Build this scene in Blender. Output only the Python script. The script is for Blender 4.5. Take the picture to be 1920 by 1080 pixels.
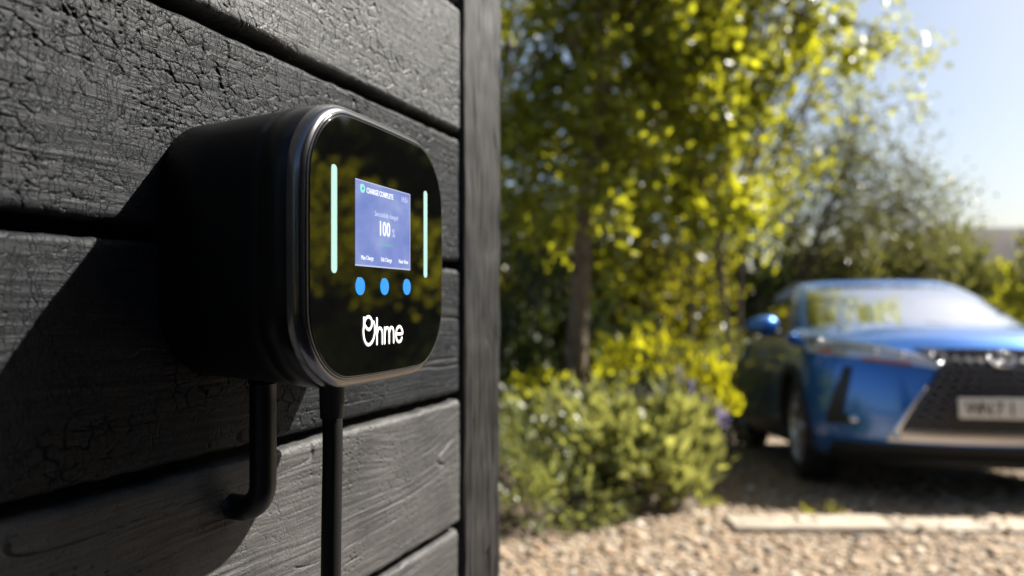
import bpy, bmesh, math, random
import numpy as np
from mathutils import Vector, Matrix

R = math.radians
SC = bpy.context.scene
COL = SC.collection
for _o in list(bpy.data.objects):
    bpy.data.objects.remove(_o)

# ------------------------------------------------------------------ camera
# world axes: +Y is where the lens looks, Z up, the near ground at z = 0
HC = 1.03
cam_d = bpy.data.cameras.new('camera')
cam = bpy.data.objects.new('camera', cam_d)
COL.objects.link(cam)
cam.location = (0, 0, HC)
cam.rotation_euler = (R(90), 0, 0)
cam_d.sensor_width = 36.0
cam_d.lens = 26.25
cam_d.shift_y = 28.0 / 1920.0
cam_d.clip_start = 0.02
cam_d.clip_end = 2000
cam_d.dof.use_dof = True
cam_d.dof.focus_distance = 0.515
cam_d.dof.aperture_fstop = 4.0
SC.camera = cam

# ------------------------------------------------------------------ light
AW = R(68.02)                                   # heading of the wall
U = Vector((math.cos(AW), math.sin(AW), 0))      # along the wall, away from the lens
NW = Vector((math.sin(AW), -math.cos(AW), 0))    # out of the wall
SUN = (NW * 1.0 + U * 1.03 + Vector((0, 0, 1.32))).normalized()
SUN_EL = math.asin(SUN.z)
SUN_AZ = math.atan2(SUN.x, SUN.y)                # clockwise from +Y

world = bpy.data.worlds.new('World')
SC.world = world
world.use_nodes = True
wn = world.node_tree
bg = wn.nodes['Background']
sky = wn.nodes.new('ShaderNodeTexSky')
sky.sky_type = 'NISHITA'
sky.sun_disc = False
sky.sun_elevation = SUN_EL
sky.sun_rotation = SUN_AZ
sky.air_density = 1.0
sky.dust_density = 2.4
sky.ozone_density = 1.5
wn.links.new(sky.outputs[0], bg.inputs[0])
bg.inputs[1].default_value = 0.05

sun_d = bpy.data.lights.new('sun', 'SUN')
sun_d.energy = 5.0
sun_d.angle = R(0.53)
sun_d.color = (1.0, 0.95, 0.87)
sun = bpy.data.objects.new('sun', sun_d)
COL.objects.link(sun)
sun.rotation_euler = (-SUN).to_track_quat('-Z', 'Y').to_euler()
sun.location = SUN * 30

SC.view_settings.view_transform = 'Standard'
SC.view_settings.look = 'None'
SC.view_settings.exposure = 1.42
SC.view_settings.gamma = 1.0
SC.view_settings.use_curve_mapping = False
SC.render.engine = 'CYCLES'
SC.cycles.use_denoising = True
SC.cycles.max_bounces = 8
SC.cycles.transparent_max_bounces = 8
SC.cycles.sample_clamp_indirect = 6

# ------------------------------------------------------------------ helpers
def setp(b, **kw):
    for k, v in kw.items():
        n = k.replace('_', ' ')
        if n in b.inputs:
            b.inputs[n].default_value = v

def mat(name, col, rough=0.5, metal=0.0, **kw):
    m = bpy.data.materials.new(name)
    m.use_nodes = True
    b = m.node_tree.nodes['Principled BSDF']
    b.inputs['Base Color'].default_value = (*col, 1)
    b.inputs['Roughness'].default_value = rough
    b.inputs['Metallic'].default_value = metal
    setp(b, **kw)
    return m

def nodes(m):
    return m.node_tree.nodes, m.node_tree.links, m.node_tree.nodes['Principled BSDF']

def ramp(nt, stops):
    r = nt.new('ShaderNodeValToRGB')
    e = r.color_ramp.elements
    while len(e) > 1:
        e.remove(e[-1])
    e[0].position = stops[0][0]; e[0].color = (*stops[0][1], 1)
    for p, c in stops[1:]:
        x = e.new(p); x.color = (*c, 1)
    return r

def emit(name, col, s):
    m = mat(name, (0.02, 0.02, 0.02), 0.25)
    b = m.node_tree.nodes['Principled BSDF']
    b.inputs['Emission Color'].default_value = (*col, 1)
    b.inputs['Emission Strength'].default_value = s * 0.84
    return m

def link(name, me, m=None, parent=None, loc=None):
    o = bpy.data.objects.new(name, me)
    COL.objects.link(o)
    if m is not None and me is not None:
        me.materials.append(m)
    if parent is not None:
        o.parent = parent
    if loc is not None:
        o.location = loc
    return o

def mesh(name, V, F, m, parent=None, smooth=False):
    me = bpy.data.meshes.new(name)
    me.from_pydata([tuple(v) for v in V], [], [tuple(f) for f in F])
    me.update()
    if smooth:
        me.polygons.foreach_set('use_smooth', [True] * len(me.polygons))
    return link(name, me, m, parent)

def npmesh(name, V, F, m, parent=None, smooth=False):
    """V (n,3) array, F (k,3|4) int array"""
    me = bpy.data.meshes.new(name)
    V = np.ascontiguousarray(V, dtype=np.float32)
    F = np.ascontiguousarray(F, dtype=np.int32)
    k, c = F.shape
    me.vertices.add(len(V)); me.vertices.foreach_set('co', V.ravel())
    me.loops.add(k * c); me.loops.foreach_set('vertex_index', F.ravel())
    me.polygons.add(k)
    me.polygons.foreach_set('loop_start', np.arange(0, k * c, c, dtype=np.int32))
    try:
        me.polygons.foreach_set('loop_total', np.full(k, c, dtype=np.int32))
    except Exception:
        pass
    me.update(calc_edges=True)
    if smooth:
        me.polygons.foreach_set('use_smooth', np.ones(k, dtype=bool))
    return link(name, me, m, parent)

def tag(o, label=None, cat=None, group=None, kind=None):
    if label: o['label'] = label
    if cat: o['category'] = cat
    if group: o['group'] = group
    if kind: o['kind'] = kind
    return o

def thing(name, label, cat, loc=(0, 0, 0), rotz=0.0, group=None):
    o = bpy.data.objects.new(name, None)
    COL.objects.link(o)
    o.location = loc
    o.rotation_euler = (0, 0, rotz)
    o.empty_display_size = 0.1
    return tag(o, label, cat, group)

def gridfaces(nu, nv, wrapu=False, wrapv=False):
    a = np.arange(nu * nv).reshape(nu, nv)
    if wrapu: a = np.vstack([a, a[:1]])
    if wrapv: a = np.hstack([a, a[:, :1]])
    return np.stack([a[:-1, :-1], a[1:, :-1], a[1:, 1:], a[:-1, 1:]], -1).reshape(-1, 4)

def boxverts(x0, x1, y0, y1, z0, z1):
    V = [(x, y, z) for z in (z0, z1) for y in (y0, y1) for x in (x0, x1)]
    F = [(0, 2, 3, 1), (4, 5, 7, 6), (0, 1, 5, 4), (2, 6, 7, 3), (0, 4, 6, 2), (1, 3, 7, 5)]
    return V, F

def bevelbox(name, x0, x1, y0, y1, z0, z1, m, parent=None, bev=0.004, seg=2):
    V, F = boxverts(x0, x1, y0, y1, z0, z1)
    bm = bmesh.new()
    vs = [bm.verts.new(v) for v in V]
    for f in F: bm.faces.new([vs[i] for i in f])
    bmesh.ops.bevel(bm, geom=list(bm.edges), offset=bev, segments=seg, affect='EDGES', profile=0.6)
    me = bpy.data.meshes.new(name)
    bm.to_mesh(me); bm.free()
    me.polygons.foreach_set('use_smooth', [True] * len(me.polygons))
    return link(name, me, m, parent)

def catmull(P, n):
    P = [np.array(p, float) for p in P]
    P = [2 * P[0] - P[1]] + P + [2 * P[-1] - P[-2]]
    out = []
    for i in range(1, len(P) - 2):
        for k in range(n):
            t = k / n
            a, b, c, d = P[i - 1], P[i], P[i + 1], P[i + 2]
            out.append(0.5 * ((2 * b) + (-a + c) * t + (2 * a - 5 * b + 4 * c - d) * t * t + (-a + 3 * b - 3 * c + d) * t ** 3))
    out.append(P[-2])
    return np.array(out)

def tube_arrays(P, rad, seg=8, squash=None):
    """sweep a circle along P; rad scalar or per point; squash=(axis, k) flattens; returns V, F(quads)"""
    P = np.asarray(P, float)
    n = len(P)
    rad = np.broadcast_to(np.asarray(rad, float), (n,))
    T = np.gradient(P, axis=0)
    T /= np.linalg.norm(T, axis=1)[:, None] + 1e-12
    ref = np.array([0, 0, 1.0]) if abs(T[0, 2]) < 0.9 else np.array([1.0, 0, 0])
    A = np.zeros_like(P); B = np.zeros_like(P)
    a = np.cross(T[0], ref); a /= np.linalg.norm(a)
    for i in range(n):
        a = a - T[i] * np.dot(a, T[i]); a /= np.linalg.norm(a) + 1e-12
        A[i] = a; B[i] = np.cross(T[i], a)
    th = np.linspace(0, 2 * np.pi, seg, endpoint=False)
    V = P[:, None, :] + rad[:, None, None] * (np.cos(th)[None, :, None] * A[:, None, :] + np.sin(th)[None, :, None] * B[:, None, :])
    V = V.reshape(-1, 3)
    return V, gridfaces(n, seg, wrapv=True)

def merge(parts):
    Vs, Fs, k = [], [], 0
    for V, F in parts:
        Vs.append(np.asarray(V, float)); Fs.append(np.asarray(F) + k); k += len(V)
    return np.vstack(Vs), np.vstack(Fs)

def tube(name, P, rad, m, parent=None, seg=12, caps=True):
    V, F = tube_arrays(P, rad, seg)
    V = [tuple(v) for v in V]; F = [tuple(f) for f in F]
    if caps:
        F.append(tuple(range(seg - 1, -1, -1)))
        F.append(tuple(range(len(V) - seg, len(V))))
    return mesh(name, V, F, m, parent, True)

# --- numpy noise
_rs = np.random.RandomState(7)
_LAT = _rs.rand(512, 512)
def vnoise(x, y, seed=0):
    x = x + seed * 17.37; y = y + seed * 9.71
    xi = np.floor(x).astype(int); yi = np.floor(y).astype(int)
    fx = x - xi; fy = y - yi
    fx = fx * fx * fx * (fx * (fx * 6 - 15) + 10); fy = fy * fy * fy * (fy * (fy * 6 - 15) + 10)
    L = lambda i, j: _LAT[i % 512, j % 512]
    a = L(xi, yi) * (1 - fx) + L(xi + 1, yi) * fx
    b = L(xi, yi + 1) * (1 - fx) + L(xi + 1, yi + 1) * fx
    return a * (1 - fy) + b * fy
def fbm(x, y, o=4, seed=0):
    s = 0; a = 0.5; t = 0
    for k in range(o):
        s = s + a * vnoise(x * 2 ** k, y * 2 ** k, seed + k * 3); t += a; a *= 0.5
    return s / t
_VX = _rs.rand(512, 512); _VY = _rs.rand(512, 512)
def vor(x, y, seed=0, jit=0.9):
    x = x + seed * 13.1; y = y + seed * 7.7
    xi = np.floor(x).astype(int); yi = np.floor(y).astype(int)
    f1 = np.full(x.shape, 9.0); f2 = np.full(x.shape, 9.0)
    for dx in (-1, 0, 1):
        for dy in (-1, 0, 1):
            i = (xi + dx) % 512; j = (yi + dy) % 512
            px = xi + dx + 0.5 + (_VX[i, j] - 0.5) * jit
            py = yi + dy + 0.5 + (_VY[i, j] - 0.5) * jit
            d = np.sqrt((x - px) ** 2 + (y - py) ** 2)
            m1 = d < f1
            f2 = np.where(m1, f1, np.minimum(f2, d)); f1 = np.where(m1, d, f1)
    return f1, f2
def sstep(a, b, x):
    t = np.clip((x - a) / (b - a), 0, 1)
    return t * t * (3 - 2 * t)

# ------------------------------------------------------------------ materials
def timber_mat(name, c0, c1, axis=0, crack=0.0, spec=0.3):
    m = mat(name, c0, 0.55)
    nt, ln, b = nodes(m)
    def math_(op, x, y=None, z=None):
        q = nt.new('ShaderNodeMath'); q.operation = op
        for i, v in enumerate((x, y, z)):
            if v is None: continue
            if isinstance(v, (int, float)): q.inputs[i].default_value = v
            else: ln.new(v, q.inputs[i])
        return q.outputs[0]
    def noise(vec, scale, det=4, ro=.55):
        q = nt.new('ShaderNodeTexNoise'); q.inputs['Scale'].default_value = scale; q.inputs['Detail'].default_value = det; q.inputs['Roughness'].default_value = ro
        ln.new(vec, q.inputs['Vector']); return q
    tc = nt.new('ShaderNodeTexCoord'); ob = tc.outputs['Object']
    def mapped(sc):
        q = nt.new('ShaderNodeMapping'); q.inputs['Scale'].default_value = sc; ln.new(ob, q.inputs[0]); return q.outputs[0]
    gr = noise(mapped((9, 60, 170) if axis == 0 else (170, 60, 9)), 2.2, 7, .7).outputs[0]
    big = noise(ob, 13, 5).outputs[0]
    fine = noise(ob, 1100, 2).outputs[0]
    # colour: soot and grey ash
    v = math_('MULTIPLY_ADD', gr, .5, math_('MULTIPLY', big, .5))
    r = ramp(nt, [(0.34, c0), (0.66, c1)])
    ln.new(v, r.inputs[0]); ln.new(r.outputs[0], b.inputs['Base Color'])
    rr = nt.new('ShaderNodeMapRange'); rr.inputs[3].default_value = 0.40; rr.inputs[4].default_value = 0.62
    ln.new(big, rr.inputs[0]); ln.new(rr.outputs[0], b.inputs['Roughness'])
    h = math_('MULTIPLY_ADD', fine, .04, math_('MULTIPLY', gr, 1.0))
    if crack > 0:
        wn_ = noise(ob, 120, 2); 
        va = nt.new('ShaderNodeVectorMath'); va.operation = 'MULTIPLY_ADD'; va.inputs[1].default_value = (.0042, .0042, .0042)
        ln.new(wn_.outputs['Color'], va.inputs[0]); ln.new(ob, va.inputs[2])
        def cracks(sc, w):
            q = nt.new('ShaderNodeMapping'); q.inputs['Scale'].default_value = sc; ln.new(va.outputs[0], q.inputs[0])
            o = nt.new('ShaderNodeTexVoronoi'); o.feature = 'DISTANCE_TO_EDGE'; o.voronoi_dimensions = '3D'; o.inputs['Scale'].default_value = 1.0
            ln.new(q.outputs[0], o.inputs['Vector'])
            k = nt.new('ShaderNodeMapRange'); k.interpolation_type = 'SMOOTHSTEP'; k.inputs[1].default_value = .0; k.inputs[2].default_value = w
            k.inputs[3].default_value = 1; k.inputs[4].default_value = 0
            ln.new(o.outputs['Distance'], k.inputs[0]); return k.outputs[0]
        msk = nt.new('ShaderNodeMapRange'); msk.inputs[1].default_value = .40; msk.inputs[2].default_value = .58; ln.new(noise(ob, 28, 3).outputs[0], msk.inputs[0])
        brk = nt.new('ShaderNodeMapRange'); brk.inputs[1].default_value = .40; brk.inputs[2].default_value = .54; brk.inputs[3].default_value = .12; ln.new(noise(ob, 95, 2).outputs[0], brk.inputs[0])
        inv = math_('SUBTRACT', 1.0, msk.outputs[0])
        c1_ = math_('MULTIPLY', cracks((205, 30, 112), .06), math_('MULTIPLY', math_('MULTIPLY_ADD', msk.outputs[0], .85, .15), brk.outputs[0]))
        c2_ = math_('MULTIPLY', cracks((230, 30, 205), .065), math_('MULTIPLY', math_('MULTIPLY', inv, .8), brk.outputs[0]))
        cc = math_('MULTIPLY', math_('MAXIMUM', c1_, c2_), 1.6 * crack)
        h = math_('SUBTRACT', h, cc)
    setp(b, Specular_IOR_Level=spec)
    bp = nt.new('ShaderNodeBump'); bp.inputs['Strength'].default_value = 0.8; bp.inputs['Distance'].default_value = 0.0009
    ln.new(h, bp.inputs['Height']); ln.new(bp.outputs[0], b.inputs['Normal'])
    return m

M_PLANK = timber_mat('charred_timber', (0.0055, 0.0065, 0.008), (0.021, 0.0235, 0.0265), 0, 1.0, 0.16)
M_PLANK_GREY = timber_mat('charred_timber_grey', (0.028, 0.030, 0.032), (0.085, 0.087, 0.088), 0, 1.0, 0.28)
M_PLANK_SMOOTH = timber_mat('charred_timber_smooth', (0.031, 0.031, 0.0315), (0.098, 0.096, 0.093), 0, 0.40, 0.28)
M_POST = timber_mat('charred_post', (0.003, 0.003, 0.003), (0.043, 0.042, 0.041), 1)
M_BACK = mat('membrane', (0.008, 0.008, 0.008), 0.9)

def gravel_mat(name, scale, bump=0.02):
    m = mat(name, (0.4, 0.33, 0.25), 0.85)
    nt, ln, b = nodes(m)
    tc = nt.new('ShaderNodeTexCoord')
    v = nt.new('ShaderNodeTexVoronoi'); v.inputs['Scale'].default_value = scale
    ln.new(tc.outputs['Object'], v.inputs['Vector'])
    sp = nt.new('ShaderNodeSeparateColor'); ln.new(v.outputs['Color'], sp.inputs[0])
    r = ramp(nt, [(0.0, (0.086, 0.068, 0.050)), (0.18, (0.232, 0.166, 0.100)), (0.45, (0.310, 0.238, 0.154)), (0.7, (0.361, 0.297, 0.216)), (0.88, (0.292, 0.187, 0.100)), (1.0, (0.447, 0.408, 0.340))])
    ln.new(sp.outputs[0], r.inputs[0])
    n = nt.new('ShaderNodeTexNoise'); n.inputs['Scale'].default_value = 1.3; n.inputs['Detail'].default_value = 6
    ln.new(tc.outputs['Object'], n.inputs['Vector'])
    mx = nt.new('ShaderNodeMixRGB'); mx.blend_type = 'MULTIPLY'; mx.inputs[0].default_value = 0.5
    r2 = ramp(nt, [(0.3, (0.7, 0.68, 0.66)), (0.7, (1.1, 1.08, 1.05))])
    ln.new(n.outputs[0], r2.inputs[0]); ln.new(r.outputs[0], mx.inputs[1]); ln.new(r2.outputs[0], mx.inputs[2])
    ln.new(mx.outputs[0], b.inputs['Base Color'])
    bp = nt.new('ShaderNodeBump'); bp.inputs['Strength'].default_value = 1.0; bp.inputs['Distance'].default_value = bump; bp.invert = True
    ln.new(v.outputs['Distance'], bp.inputs['Height']); ln.new(bp.outputs[0], b.inputs['Normal'])
    return m
M_GRAVEL = gravel_mat('gravel', 38)

def pebble_mat():
    m = mat('pebbles', (0.4, 0.33, 0.25), 0.7)
    nt, ln, b = nodes(m)
    g = nt.new('ShaderNodeNewGeometry')
    r = ramp(nt, [(0.0, (0.060, 0.051, 0.046)), (0.08, (0.155, 0.115, 0.079)), (0.25, (0.292, 0.183, 0.095)), (0.5, (0.344, 0.259, 0.166)), (0.72, (0.396, 0.327, 0.241)), (0.9, (0.284, 0.170, 0.083)), (1.0, (0.533, 0.493, 0.423))])
    ln.new(g.outputs['Random Per Island'], r.inputs[0])
    ln.new(r.outputs[0], b.inputs['Base Color'])
    return m
M_PEBBLE = pebble_mat()

def leaf_mat(name, cols, trans, tmix=0.5, rough=0.36, spec=0.6):
    """cols: three base colours over the leaves; trans: colour of light through the leaf"""
    m = bpy.data.materials.new(name); m.use_nodes = True
    nt, ln, b = nodes(m)
    g = nt.new('ShaderNodeNewGeometry')
    r = ramp(nt, [(0.0, cols[0]), (0.5, cols[1]), (1.0, cols[2])])
    ln.new(g.outputs['Random Per Island'], r.inputs[0])
    ln.new(r.outputs[0], b.inputs['Base Color'])
    b.inputs['Roughness'].default_value = rough
    setp(b, Specular_IOR_Level=spec)
    t = nt.new('ShaderNodeBsdfTranslucent')
    r2 = ramp(nt, [(0.0, tuple(0.45 * c for c in trans)), (1.0, tuple(1.2 * c for c in trans))])
    ln.new(g.outputs['Random Per Island'], r2.inputs[0]); ln.new(r2.outputs[0], t.inputs[0])
    mx = nt.new('ShaderNodeMixShader'); mx.inputs[0].default_value = tmix
    ln.new(b.outputs[0], mx.inputs[1]); ln.new(t.outputs[0], mx.inputs[2])
    ln.new(mx.outputs[0], nt['Material Output'].inputs[0])
    return m
M_LEAF_TREE = leaf_mat('tree_leaf', [(0.05, 0.075, 0.012), (0.08, 0.11, 0.018), (0.13, 0.145, 0.022)], (0.56, 0.55, 0.024), 0.6)
M_LEAF_MID = leaf_mat('mid_leaf', [(0.04, 0.055, 0.012), (0.065, 0.08, 0.018), (0.10, 0.10, 0.025)], (0.40, 0.37, 0.018), 0.5)
M_LEAF_DARK = leaf_mat('dark_leaf', [(0.018, 0.03, 0.01), (0.03, 0.05, 0.014), (0.05, 0.07, 0.02)], (0.07, 0.09, 0.012), 0.35)
M_LEAF_SHRUB = leaf_mat('shrub_leaf', [(0.10, 0.12, 0.05), (0.17, 0.19, 0.08), (0.27, 0.28, 0.12)], (0.42, 0.42, 0.09), 0.42)
M_LEAF_LIME = leaf_mat('lime_leaf', [(0.14, 0.17, 0.015), (0.2, 0.22, 0.015), (0.28, 0.28, 0.02)], (0.60, 0.56, 0.015), 0.55)
M_LEAF_OLIVE = leaf_mat('willow_leaf', [(0.05, 0.07, 0.03), (0.08, 0.1, 0.045), (0.11, 0.12, 0.05)], (0.24, 0.24, 0.05), 0.42)
M_LEAF_LAV = leaf_mat('grey_leaf', [(0.12, 0.15, 0.05), (0.17, 0.20, 0.07), (0.23, 0.25, 0.09)], (0.36, 0.37, 0.08), 0.42)
M_PETAL = leaf_mat('violet_petal', [(0.32, 0.27, 0.5), (0.38, 0.33, 0.58), (0.45, 0.4, 0.62)], (0.4, 0.33, 0.6), 0.4)

def bark_mat():
    m = mat('bark', (0.11, 0.08, 0.055), 0.9)
    nt, ln, b = nodes(m)
    tc = nt.new('ShaderNodeTexCoord'); mp = nt.new('ShaderNodeMapping'); mp.inputs['Scale'].default_value = (30, 30, 6)
    n = nt.new('ShaderNodeTexNoise'); n.inputs['Scale'].default_value = 2; n.inputs['Detail'].default_value = 6
    ln.new(tc.outputs['Object'], mp.inputs[0]); ln.new(mp.outputs[0], n.inputs['Vector'])
    r = ramp(nt, [(0.3, (0.05, 0.035, 0.025)), (0.7, (0.2, 0.15, 0.1))])
    ln.new(n.outputs[0], r.inputs[0]); ln.new(r.outputs[0], b.inputs['Base Color'])
    bp = nt.new('ShaderNodeBump'); bp.inputs['Strength'].default_value = 0.8; bp.inputs['Distance'].default_value = 0.02
    ln.new(n.outputs[0], bp.inputs['Height']); ln.new(bp.outputs[0], b.inputs['Normal'])
    return m
M_BARK = bark_mat()

def noisy(name, c0, c1, scale, rough=0.9, bump=0.0):
    m = mat(name, c0, rough)
    nt, ln, b = nodes(m)
    tc = nt.new('ShaderNodeTexCoord')
    n = nt.new('ShaderNodeTexNoise'); n.inputs['Scale'].default_value = scale; n.inputs['Detail'].default_value = 7
    ln.new(tc.outputs['Object'], n.inputs['Vector'])
    r = ramp(nt, [(0.3, c0), (0.7, c1)]); ln.new(n.outputs[0], r.inputs[0]); ln.new(r.outputs[0], b.inputs['Base Color'])
    if bump:
        bp = nt.new('ShaderNodeBump'); bp.inputs['Strength'].default_value = 0.8; bp.inputs['Distance'].default_value = bump
        ln.new(n.outputs[0], bp.inputs['Height']); ln.new(bp.outputs[0], b.inputs['Normal'])
    return m
M_SOIL = noisy('soil', (0.06, 0.045, 0.03), (0.14, 0.105, 0.07), 20, 0.95, 0.03)
M_STONE = noisy('kerb_stone', (0.29, 0.24, 0.18), (0.42, 0.36, 0.28), 9, 0.85, 0.008)
M_DARK_GREY = noisy('dark_grey_rough', (0.035, 0.037, 0.045), (0.08, 0.08, 0.09), 6, 0.8, 0.02)
M_HILL = noisy('heath', (0.026, 0.022, 0.022), (0.045, 0.038, 0.032), 0.15, 1.0)

# ------------------------------------------------------------------ ground
def gz(x, y):
    """height of the drive: level by the house, falling away behind the kerb, easing out"""
    t = np.clip(y - 3.45, 0, None)
    return -0.108 * np.where(t < 7, t, 7 + 6 * (1 - np.exp(-(t - 7) / 6)))

def build_ground():
    xs = np.concatenate([[-400, -150, -60, -25], np.linspace(-12, 16, 57), [25, 60, 150, 400]])
    ys = np.concatenate([[-300, -100, -30, -10], np.linspace(-4, 3.45, 16), np.linspace(3.7, 16, 50), [18, 21, 25, 35, 60, 120, 300, 900]])
    X, Y = np.meshgrid(xs, ys, indexing='ij')
    Z = gz(X, Y)
    V = np.stack([X, Y, Z], -1).reshape(-1, 3)
    o = npmesh('gravel_drive', V, gridfaces(len(xs), len(ys)), M_GRAVEL, None, True)
    tag(o, 'pale tan gravel drive falling away towards the parked car', 'drive', kind='structure')
build_ground()

def ico():
    p = (1 + 5 ** 0.5) / 2
    V = np.array([(-1, p, 0), (1, p, 0), (-1, -p, 0), (1, -p, 0), (0, -1, p), (0, 1, p), (0, -1, -p), (0, 1, -p), (p, 0, -1), (p, 0, 1), (-p, 0, -1), (-p, 0, 1)], float)
    V /= np.linalg.norm(V[0])
    F = np.array([(0, 11, 5), (0, 5, 1), (0, 1, 7), (0, 7, 10), (0, 10, 11), (1, 5, 9), (5, 11, 4), (11, 10, 2), (10, 7, 6), (7, 1, 8), (3, 9, 4), (3, 4, 2), (3, 2, 6), (3, 6, 8), (3, 8, 9), (4, 9, 5), (2, 4, 11), (6, 2, 10), (8, 6, 7), (9, 8, 1)])
    return V, F

def in_bed(x, y):
    # outline of the planted bed, left of the drive
    e = 3.30 + 0.56 * x + 0.06 * np.sin(x * 5)
    e = np.where(x > 0.95, e + 6 * np.clip(x - 0.95, 0, None) ** 1.2, e)
    return (x < 1.9) & (y > e)

def build_pebbles():
    rs = np.random.RandomState(3)
    n = 34000
    x = rs.uniform(-0.4, 4.2, n); y = 2.0 + (rs.rand(n) ** 1.25) * 4.2
    onk = (np.abs(y - (3.49 - 0.03 * x)) < 0.10) & (x > 1.0)
    k = ~in_bed(x, y - 0.05) & ~(onk & (rs.rand(n) > 0.07))
    x, y, onk = x[k], y[k], onk[k]; n = len(x)
    s = rs.lognormal(math.log(0.0095), 0.48, n).clip(0.004, 0.034)
    V0, F0 = ico()
    S = np.stack([s * rs.uniform(.8, 1.5, n), s * rs.uniform(.7, 1.2, n), s * rs.uniform(.35, .6, n)], -1)
    P = V0[None] * (1 + rs.uniform(-.22, .22, (n, 12, 1))) * S[:, None, :]
    a = rs.uniform(0, 6.28, n); b = rs.normal(0, .3, n)
    c, d = np.cos(b)[:, None], np.sin(b)[:, None]
    P = np.stack([P[..., 0] * c - P[..., 2] * d, P[..., 1], P[..., 0] * d + P[..., 2] * c], -1)
    c, d = np.cos(a)[:, None], np.sin(a)[:, None]
    P = np.stack([P[..., 0] * c - P[..., 1] * d, P[..., 0] * d + P[..., 1] * c, P[..., 2]], -1)
    P += np.stack([x, y, gz(x, y) + s * 0.12 + onk * 0.026], -1)[:, None, :]
    F = (F0[None] + (np.arange(n) * 12)[:, None, None]).reshape(-1, 3)
    o = npmesh('gravel_stones', P.reshape(-1, 3), F, M_PEBBLE, None, True)
    tag(o, 'loose tan, cream and brown gravel stones spread over the drive', 'gravel', kind='stuff')
build_pebbles()

# kerb of long stones across the drive
kerb = thing('kerb', 'row of long pale edging stones laid across the gravel drive', 'kerb', (0, 0, 0))
kerb['kind'] = 'structure'
_rk = random.Random(4)
xk = 1.0
for i in range(6):
    w = _rk.uniform(0.72, 0.92)
    if i == 0: w = 0.75
    y0 = 3.50 - 0.03 * xk
    st = bevelbox('edging_stone', xk, xk + w - 0.02, -0.11 + _rk.uniform(-.01, .01), 0.09, -0.10, 0.020 + _rk.uniform(-0.008, 0.012), M_STONE, kerb, 0.018, 3)
    st.location = (0, y0, 0); st.rotation_euler = (0, _rk.uniform(-.008, .008), _rk.uniform(-.012, .012))
    xk += w

# planted bed
def build_bed():
    xs = np.linspace(-2.5, 1.95, 70); ts = np.linspace(0, 1, 40)
    V = []
    for x in xs:
        e = 3.30 + 0.56 * x + 0.06 * np.sin(x * 5)
        if x > 0.95: e += 6 * (x - 0.95) ** 1.2
        e = min(e, 9.0)
        for t in ts:
            y = e + (11 - e) * t ** 1.6
            h = 0.02 + 0.07 * float(sstep(0, 0.12, t)) + 0.03 * float(vnoise(np.array(x * 6), np.array(y * 6)))
            V.append((x, y, float(gz(x, y)) + (h if t > 0 else -0.03)))
    o = npmesh('flower_bed', np.array(V), gridfaces(len(xs), len(ts)), M_SOIL, None, True)
    tag(o, 'dark soil of the planted bed beside the drive', 'soil', kind='structure')
build_bed()

# lawn beyond the bed and behind the hedges
def build_lawn():
    parts = []
    for xs, ys in ((np.linspace(-40, -2.52, 30), np.linspace(1.5, 13, 40)), (np.linspace(-80, 80, 40), np.concatenate([np.linspace(13.02, 20, 20), [25, 35, 60]]))):
        X, Y = np.meshgrid(xs, ys, indexing='ij')
        parts.append((np.stack([X, Y, gz(X, Y) + 0.03], -1).reshape(-1, 3), gridfaces(len(xs), len(ys))))
    V, F = merge(parts)
    o = npmesh('lawn', V, F, noisy('grass', (0.03, 0.05, 0.012), (0.07, 0.095, 0.025), 6, 0.9, 0.03), None, True)
    tag(o, 'green lawn behind the planted bed and the hedges', 'lawn', kind='structure')
build_lawn()

# far hill
def build_hill():
    xs = np.linspace(-60, 140, 60); ts = np.linspace(0, 1, 12)
    V = []
    for x in xs:
        top = -2 + 15 * float(sstep(22, 75, x)) + 1.2 * float(vnoise(np.array(x * .12), np.array(3.0)))
        for t in ts:
            V.append((x, 70 + 60 * t, -3 + (top + 3) * math.sin(t * math.pi * 0.5) ** 0.8))
    o = npmesh('hill', np.array(V), gridfaces(len(xs), len(ts)), M_HILL, None, True)
    tag(o, 'brown heath hill rising far behind the garden', 'hill', kind='structure')
build_hill()

# ------------------------------------------------------------------ timber wall
DW = 0.391
wall = thing('timber_wall', 'black charred timber plank wall carrying the charger', 'wall', tuple(-NW * DW), AW)
# in wall axes: x along the wall, -y out of the wall, z up
U_END = 0.803           # plank ends
GAPS = [-0.266 + 0.155 * k for k in range(-6, 14)]
GAPS = [HC + g for g in GAPS]

def usamples(dense):
    if dense:
        return np.concatenate([np.linspace(-2.2, 0.16, 50), np.arange(0.163, U_END - 0.0051, 0.0008), U_END - 0.005 + 0.005 * np.sin(np.linspace(0, 1, 7) * np.pi / 2)])
    return np.concatenate([np.linspace(-2.2, U_END - 0.006, 120), U_END - 0.005 + 0.005 * np.sin(np.linspace(0.1, 1, 6) * np.pi / 2)])

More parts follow.
